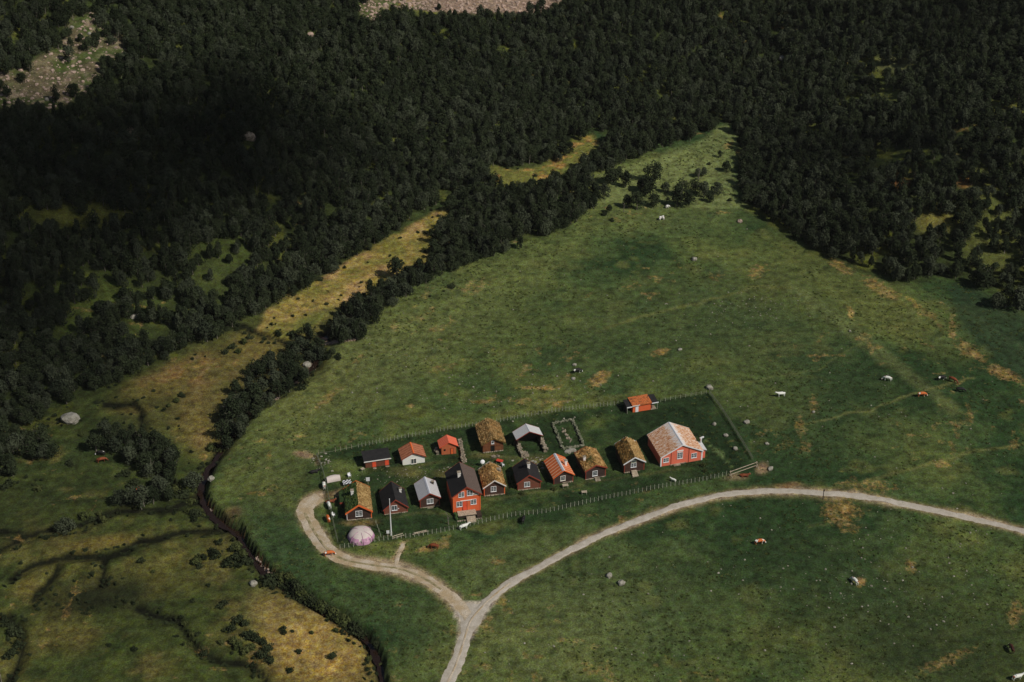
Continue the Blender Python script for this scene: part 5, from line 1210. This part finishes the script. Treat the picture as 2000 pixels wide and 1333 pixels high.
for a in (40, 140, 220, 280, 330):
    q = MB(); pr = None
    for j in range(9):
        e = math.radians(j*10); ca = math.radians(a); p = Vector((2.95*math.cos(ca)*math.cos(e)**.75, 3.15*math.sin(ca)*math.cos(e)**.75, 1.78*math.sin(e)))
        if pr is not None: q.tube(pr, p, .05, .05, 5, False)
        pr = p
    q.build('tent_pole', 'lilac', t)
tag(t, 'large round tent with cream top and lilac sides in the near left corner', 'tent')
g = at(651.5, 938); t = empty('small_tent', g, .25)
q = MB(); n = 12
for j in range(4):
    x = -1.5+j*1.0; s_ = 1-.12*abs(j-1.5)
    for i in range(n+1): a = math.pi*i/n; q.v.append((x, math.cos(a)*1.0*s_+.25*math.sin(j*.9), math.sin(a)*1.15*s_))
for j in range(3):
    for i in range(n): a = j*(n+1)+i; q.f.append((a, a+1, a+n+2, a+n+1))
q.build('canopy', 'cream', t, True)
for x in (-1.5, 1.5):
    q = MB(); q.prism([(math.cos(math.pi*i/n)*.8, math.sin(math.pi*i/n)*.92) for i in range(n+1)], 0, .03); o = q.build('end_panel', 'cream', t); o.rotation_euler = (0, 0, math.pi/2); o.location = (x, .25*math.sin((x+1.5)*.9), 0)
tag(t, 'low curved cream tent at the far left of the farmyard', 'tent')
def chair(u, v, rz, lab, mat='trim_white'):
    t = empty('garden_chair', at(u, v), rz); q = MB(); q.box(-.3, -.28, .4, .3, .28, .46); q.build('seat', mat, t)
    q = MB(); q.box(-.3, .26, .46, .3, .33, 1.0); q.box(-.36, -.25, .62, -.3, .3, .67); q.box(.3, -.25, .62, .36, .3, .67); q.build('backrest', mat, t)
    for x in (-.26, .26):
        for y in (-.24, .24): q = MB(); q.tube((x, y, 0), (x, y, .4), .035, .035, 6); q.build('leg', mat, t)
    tag(t, lab, 'chair')
chair(682.5, 932, .5, 'white garden chair on the lawn right of the curved tent'); chair(982, 911, 2.2, 'white garden chair behind the golden turf house'); chair(651, 1009, 1.1, 'pale garden chair against the left rail fence')
def table(u, v, rz, lab, top='red_cloth', w=1.5, d=.9):
    t = empty('garden_table', at(u, v), rz); q = MB(); q.box(-w/2, -d/2, .72, w/2, d/2, .78); q.build('tabletop', top, t)
    for x in (-w*.42, w*.42):
        for y in (-d*.4, d*.4): q = MB(); q.tube((x, y, 0), (x, y, .72), .04, .04, 6); q.build('leg', 'wood_grey', t)
    tag(t, lab, 'table')
mck, n, l, b = newmat('checked_cloth'); tc = n.new('ShaderNodeTexCoord'); ck = n.new('ShaderNodeTexChecker'); ck.inputs['Scale'].default_value = 2.6; ck.inputs[1].default_value = (*alb(215, 205, 205), 1); ck.inputs[2].default_value = (.02, .02, .03, 1); l.new(tc.outputs['Object'], ck.inputs[0]); l.new(ck.outputs[0], b.inputs['Base Color']); M['check'] = mck
table(678, 947, .3, 'table with black and white checked cloth behind the straw turf house', 'check', 1.9, 1.5)
table(976, 905, -.4, 'small red table behind the golden turf house'); table(1104, 953, .2, 'pale wooden table in front of the orange-roofed house', 'wood_pale', 1.3, .8)
table(1141, 966, .1, 'low pale table on the lawn below the orange-roofed house', 'wood_pale', 1.2, .7); table(708.5, 921, .7, 'tiny yellowish table left of the privy shed', 'wood_pale', .8, .7)
def board(u, v, lab, w=.8, h_=.9, z=.9, extra=None):
    t = empty('notice_board', at(u, v), .1); q = MB(); q.tube((0, 0, -.2), (0, 0, z+h_), .05, .05, 6); q.build('post', 'wood_pale', t)
    q = MB(); q.box(-w/2, -.1, z, w/2, -.051, z+h_); q.box(-w/2-.04, -.12, z+h_, w/2+.04, -.03, z+h_+.06); q.build('panel', 'trim_white', t); tag(t, lab, 'board')
board(719, 946, 'white board on a post in the yard behind the tar-roofed house'); board(758, 1047, 'white board on a short post just left of the flagpole', .6, .7, .7)
# satellite dish / tub
t = empty('satellite_dish', at(942.5, 911), .3); q = dome(.55, .55, .25, 0, 360, 5, 90, 16, 4, 1); o = q.build('dish', 'trim_white', t, True); o.location = (0, 0, 1.2); o.rotation_euler = (math.radians(60), 0, 0); q = MB(); q.tube((0, .05, 0), (0, .05, 1.3), .04, .04, 6); q.build('pole', 'wood_grey', t); tag(t, 'white satellite dish on a pole left behind the golden turf house', 'satellite dish')

# autumn-coloured garden bushes by the houses
for u, v, s, lab in [(1373, 912, .55, 'yellowish bush at the right corner of the big barn'), (1376, 922, .45, 'lower yellowish bush beside the barn corner'), (1082, 958, .5, 'round yellowish bush at the corner of the orange-roofed house'), (1018, 966, .4, 'small bush before the black-roofed house')]:
    o = bpy.data.objects.new('garden_bush', SHRUBS[4]); C.objects.link(o); o.location = at(u, v); o.scale = (s, s, s*1.1); tag(o, lab, 'bush')
# ------------------------------------------------------------------ animals
def cowmat(name, a, b_, sc, lo, hi=None):
    return pm(name, a, b_, sc, lo=lo, hi=(hi or lo+.03), fine=.08, detail=2, rough=.7)
WH, BR, OR_, BK = alb(214, 206, 194), alb(120, 62, 34), alb(176, 92, 44), alb(28, 26, 26)
M['cow_white'] = cowmat('white_coat', WH, alb(190, 150, 120), .9, .62); M['cow_redwhite'] = cowmat('red_and_white_coat', OR_, WH, 1.1, .50); M['cow_whitered'] = cowmat('white_and_red_coat', WH, BR, 1.0, .55)
M['cow_brown'] = cowmat('brown_coat', alb(112, 58, 32), alb(86, 42, 26), 1.2, .5, .6); M['cow_orange'] = cowmat('orange_brown_coat', OR_, WH, 1.2, .58); M['cow_black'] = cowmat('black_coat', BK, BK, 1, .5); M['cow_blackwhite'] = cowmat('black_and_white_coat', BK, WH, 1.2, .56)
M['cow_dark'] = cowmat('dark_brown_coat', alb(60, 32, 24), alb(44, 26, 22), 1.2, .5, .6); M['horn'] = pm('horn', alb(200, 190, 165), rough=.5)
def skin(name, verts, edges, radii, mat, parent=None, sub=1):
    bm = bmesh.new(); ly = bm.verts.layers.skin.verify(); vs = [bm.verts.new(v) for v in verts]
    for a, b_ in edges: bm.edges.new((vs[a], vs[b_]))
    for i, v in enumerate(vs):
        r = radii[i]; v[ly].radius = r if isinstance(r, tuple) else (r, r); v[ly].use_root = (i == 0)
    me = bpy.data.meshes.new(name); bm.to_mesh(me); bm.free()
    o = bpy.data.objects.new(name, me); C.objects.link(o)
    o.modifiers.new('s', 'SKIN'); m2 = o.modifiers.new('d', 'SUBSURF'); m2.levels = sub; m2.render_levels = sub
    dg = bpy.context.evaluated_depsgraph_get(); dg.update(); me2 = bpy.data.meshes.new_from_object(o.evaluated_get(dg)); bpy.data.objects.remove(o)
    me2.name = name; me2.polygons.foreach_set('use_smooth', [True]*len(me2.polygons)); return me2
def cow_mesh(pose, s=1.0):
    V_ = [(-.05, 0, 1.05), (.55, 0, 1.08), (-.7, 0, 1.12), (-1.0, 0, 1.1)]; E = [(0, 1), (0, 2), (2, 3)]; Rd = [(.40, .38), (.37, .33), (.36, .31), (.2, .17)]
    if pose == 'graze': nk = [(.98, 0, .95), (1.3, .05, .55), (1.45, .08, .3), (1.6, .1, .12)]
    elif pose == 'lie': nk = [(.95, 0, 1.2), (1.2, 0, 1.42), (1.42, .05, 1.38), (1.62, .08, 1.22)]
    else: nk = [(.95, 0, 1.22), (1.25, 0, 1.45), (1.48, 0, 1.42), (1.7, 0, 1.26)]
    rr_ = [.24, .17, .16, .09]; p = 1
    for q, r in zip(nk, rr_): V_.append(q); Rd.append(r); E.append((p, len(V_)-1)); p = len(V_)-1
    hd = p-1
    for sy in (-1, 1):
        c = V_[hd]; V_.append((c[0]-.08, c[1]+sy*.26, c[2]+.1)); Rd.append(.05); E.append((hd, len(V_)-1))
    if pose != 'lie':
        for sy in (-1, 1):
            for lx, top, mids in ((.6, 1, ((.58, .95), (.6, .5), (.58, .06))), (-.75, 2, ((-.72, .9), (-.9, .5), (-.8, .06)))):
                p = top
                for (x, z), r in zip(mids, (.16, .085, .07)):
                    V_.append((x, sy*(.24 if z > .8 else .2), z)); Rd.append(r); E.append((p, len(V_)-1)); p = len(V_)-1
    else:
        V_ = [(x, y, z-.62) for x, y, z in V_]
        for sy in (-1, 1):
            for top, pts_ in ((1, ((.7, .3, .2), (1.0, .34, .1))), (2, ((-.5, .38, .2), (-.15, .42, .1)))):
                p = top
                for (x, y, z), r in zip(pts_, (.14, .08)): V_.append((x, sy*y, z)); Rd.append(r); E.append((p, len(V_)-1)); p = len(V_)-1
    p = 3; bz = V_[3][2]
    for x, z in ((-1.14, bz-.25), (-1.16, bz-.6)): V_.append((x, 0, max(z, .1))); Rd.append(.035); E.append((p, len(V_)-1)); p = len(V_)-1
    return skin('body', V_, E, Rd, None)
COWM = {k: cow_mesh(k) for k in ('graze', 'stand', 'lie')}
def cow(u, v, rz, pose, mat, lab, s=1.0):
    me = COWM[pose].copy(); me.materials.clear(); me.materials.append(M[mat]); t = empty('cow', at(u, v), math.radians(rz)); t.scale = (s, s, s)
    o = bpy.data.objects.new('body', me); C.objects.link(o); o.parent = t
    hz = {'graze': (1.28, .05, .72), 'stand': (1.42, 0, 1.55), 'lie': (1.36, .05, .93)}[pose]
    q = MB()
    for sy in (-1, 1): q.tube((hz[0], hz[1]+sy*.09, hz[2]), (hz[0]+.02, hz[1]+sy*.2, hz[2]+.16), .03, .01, 5)
    q.build('horns', 'horn', t); tag(t, lab, 'cow')
for a in [(1525, 775, 190, 'stand', 'cow_white', 'white cow standing alone on the pasture right of the fence corner'), (1733, 744, 160, 'graze', 'cow_whitered', 'white cow with brown back grazing left of the herd'),
          (1800, 775, 5, 'graze', 'cow_orange', 'orange-brown cow with white belly grazing below the herd'), (1838, 743, 20, 'graze', 'cow_blackwhite', 'black and white cow leftmost of the herd at right'),
          (1860, 746, -40, 'graze', 'cow_brown', 'brown cow in the middle of the herd at right'), (1875, 766, -10, 'graze', 'cow_black', 'blackish cow lowest of the herd at right'),
          (1483, 1063, 10, 'graze', 'cow_redwhite', 'red and white cow grazing below the gravel road'), (1669, 1140, 118, 'graze', 'cow_whitered', 'white cow with brown rump seen from behind on the lower pasture'),
          (1986, 1328, 15, 'stand', 'cow_whitered', 'white cow with brown spots in the bottom right corner'), (1975, 1272, 95, 'graze', 'cow_dark', 'dark brown cow at the right edge above the corner cow'),
          (906, 1034, 25, 'stand', 'cow_white', 'white cow with tan head standing below the porch steps'), (1022, 1020, 80, 'graze', 'cow_black', 'solid black cow beside the near fence'),
          (848, 1072, 170, 'graze', 'cow_brown', 'red-brown cow grazing on the dry patch below the fence'), (643, 1086, 12, 'graze', 'cow_orange', 'orange-brown cow walking on the gravel track'),
          (641, 1018, 110, 'graze', 'cow_orange', 'orange-brown cow outside the left rail fence'), (1453, 931, 0, 'lie', 'cow_brown', 'brown cow lying under the log gate'),
          (1127, 729, 15, 'graze', 'cow_blackwhite', 'black and white cow alone in the middle of the upper pasture'), (198, 890, 170, 'graze', 'cow_blackwhite', 'white and black cow in front of the low grove at left'),
          (199, 903, 20, 'graze', 'cow_brown', 'brown cow just below the white and black one at left'), (270, 962, 80, 'graze', 'cow_orange', 'orange-brown cow among trees by the bog channel'),
          (613, 924, 15, 'lie', 'cow_black', 'black cow resting outside the far left of the rail fence'), (633, 953, 100, 'graze', 'cow_whitered', 'white and brown cow at the rail fence beside the straw turf house'), (645, 982, 15, 'lie', 'cow_brown', 'dark brown cow lying behind the rail fence'), (643, 992, 110, 'graze', 'cow_white', 'pale cow nosing at the left rail fence'),
          (1315, 941, 150, 'stand', 'cow_white', 'white calf standing inside the near fence below the big barn')]:
    cow(*a, s=.6 if 'calf' in a[5] else .95)
# sheep
M['wool'] = pm('white_wool', alb(220, 214, 202), alb(196, 188, 174), 5, fine=.15)
SV = [(0, 0, .62), (.32, 0, .64), (-.35, 0, .64), (.55, 0, .62), (.75, 0, .4), (.85, 0, .25), (-.5, 0, .6)]; SE = [(0, 1), (0, 2), (1, 3), (3, 4), (4, 5), (2, 6)]; SR = [.3, .27, .28, .13, .1, .06, .12]
for sy in (-1, 1):
    for x, tp in ((.3, 1), (-.35, 2)):
        SV += [(x, sy*.14, .35), (x, sy*.14, .03)]; SR += [.07, .045]; SE += [(tp, len(SV)-2), (len(SV)-2, len(SV)-1)]
sm = skin('body', SV, SE, SR, None); sm.materials.append(M['wool'])
for u, v, rz, lab in [(1289, 430, 70, 'white sheep left of two below the birch gap'), (1295, 429, 110, 'white sheep right of two below the birch gap'), (1303, 407, 20, 'white sheep above the pair near the birches')]:
    o = bpy.data.objects.new('sheep', sm); C.objects.link(o); o.location = at(u, v); o.rotation_euler = (0, 0, math.radians(rz)); o.scale = (1.15,)*3; tag(o, lab, 'sheep')


# ------------------------------------------------------------------ thin haze added to lift the blacks
mh = bpy.data.materials.new('black_lift_haze'); mh.use_nodes = True; nt = mh.node_tree; nt.nodes.clear()
ou = nt.nodes.new('ShaderNodeOutputMaterial'); pv = nt.nodes.new('ShaderNodeVolumePrincipled'); pv.inputs['Density'].default_value = 3e-5; pv.inputs['Color'].default_value = (.9, .88, .84, 1)
nt.links.new(pv.outputs[0], ou.inputs['Volume'])
mb = MB(); mb.box(GX[0]-5, GY[0]-5, float(GZ.min())-1, GX[-1]+5, GY[-1]+5, max(CAMZ, float(GZ.max()))+15); M['black_lift_haze'] = mh
tag(mb.build('haze', 'black_lift_haze'), 'thin added haze lifting the blacks over the valley', 'haze', kind='stuff')
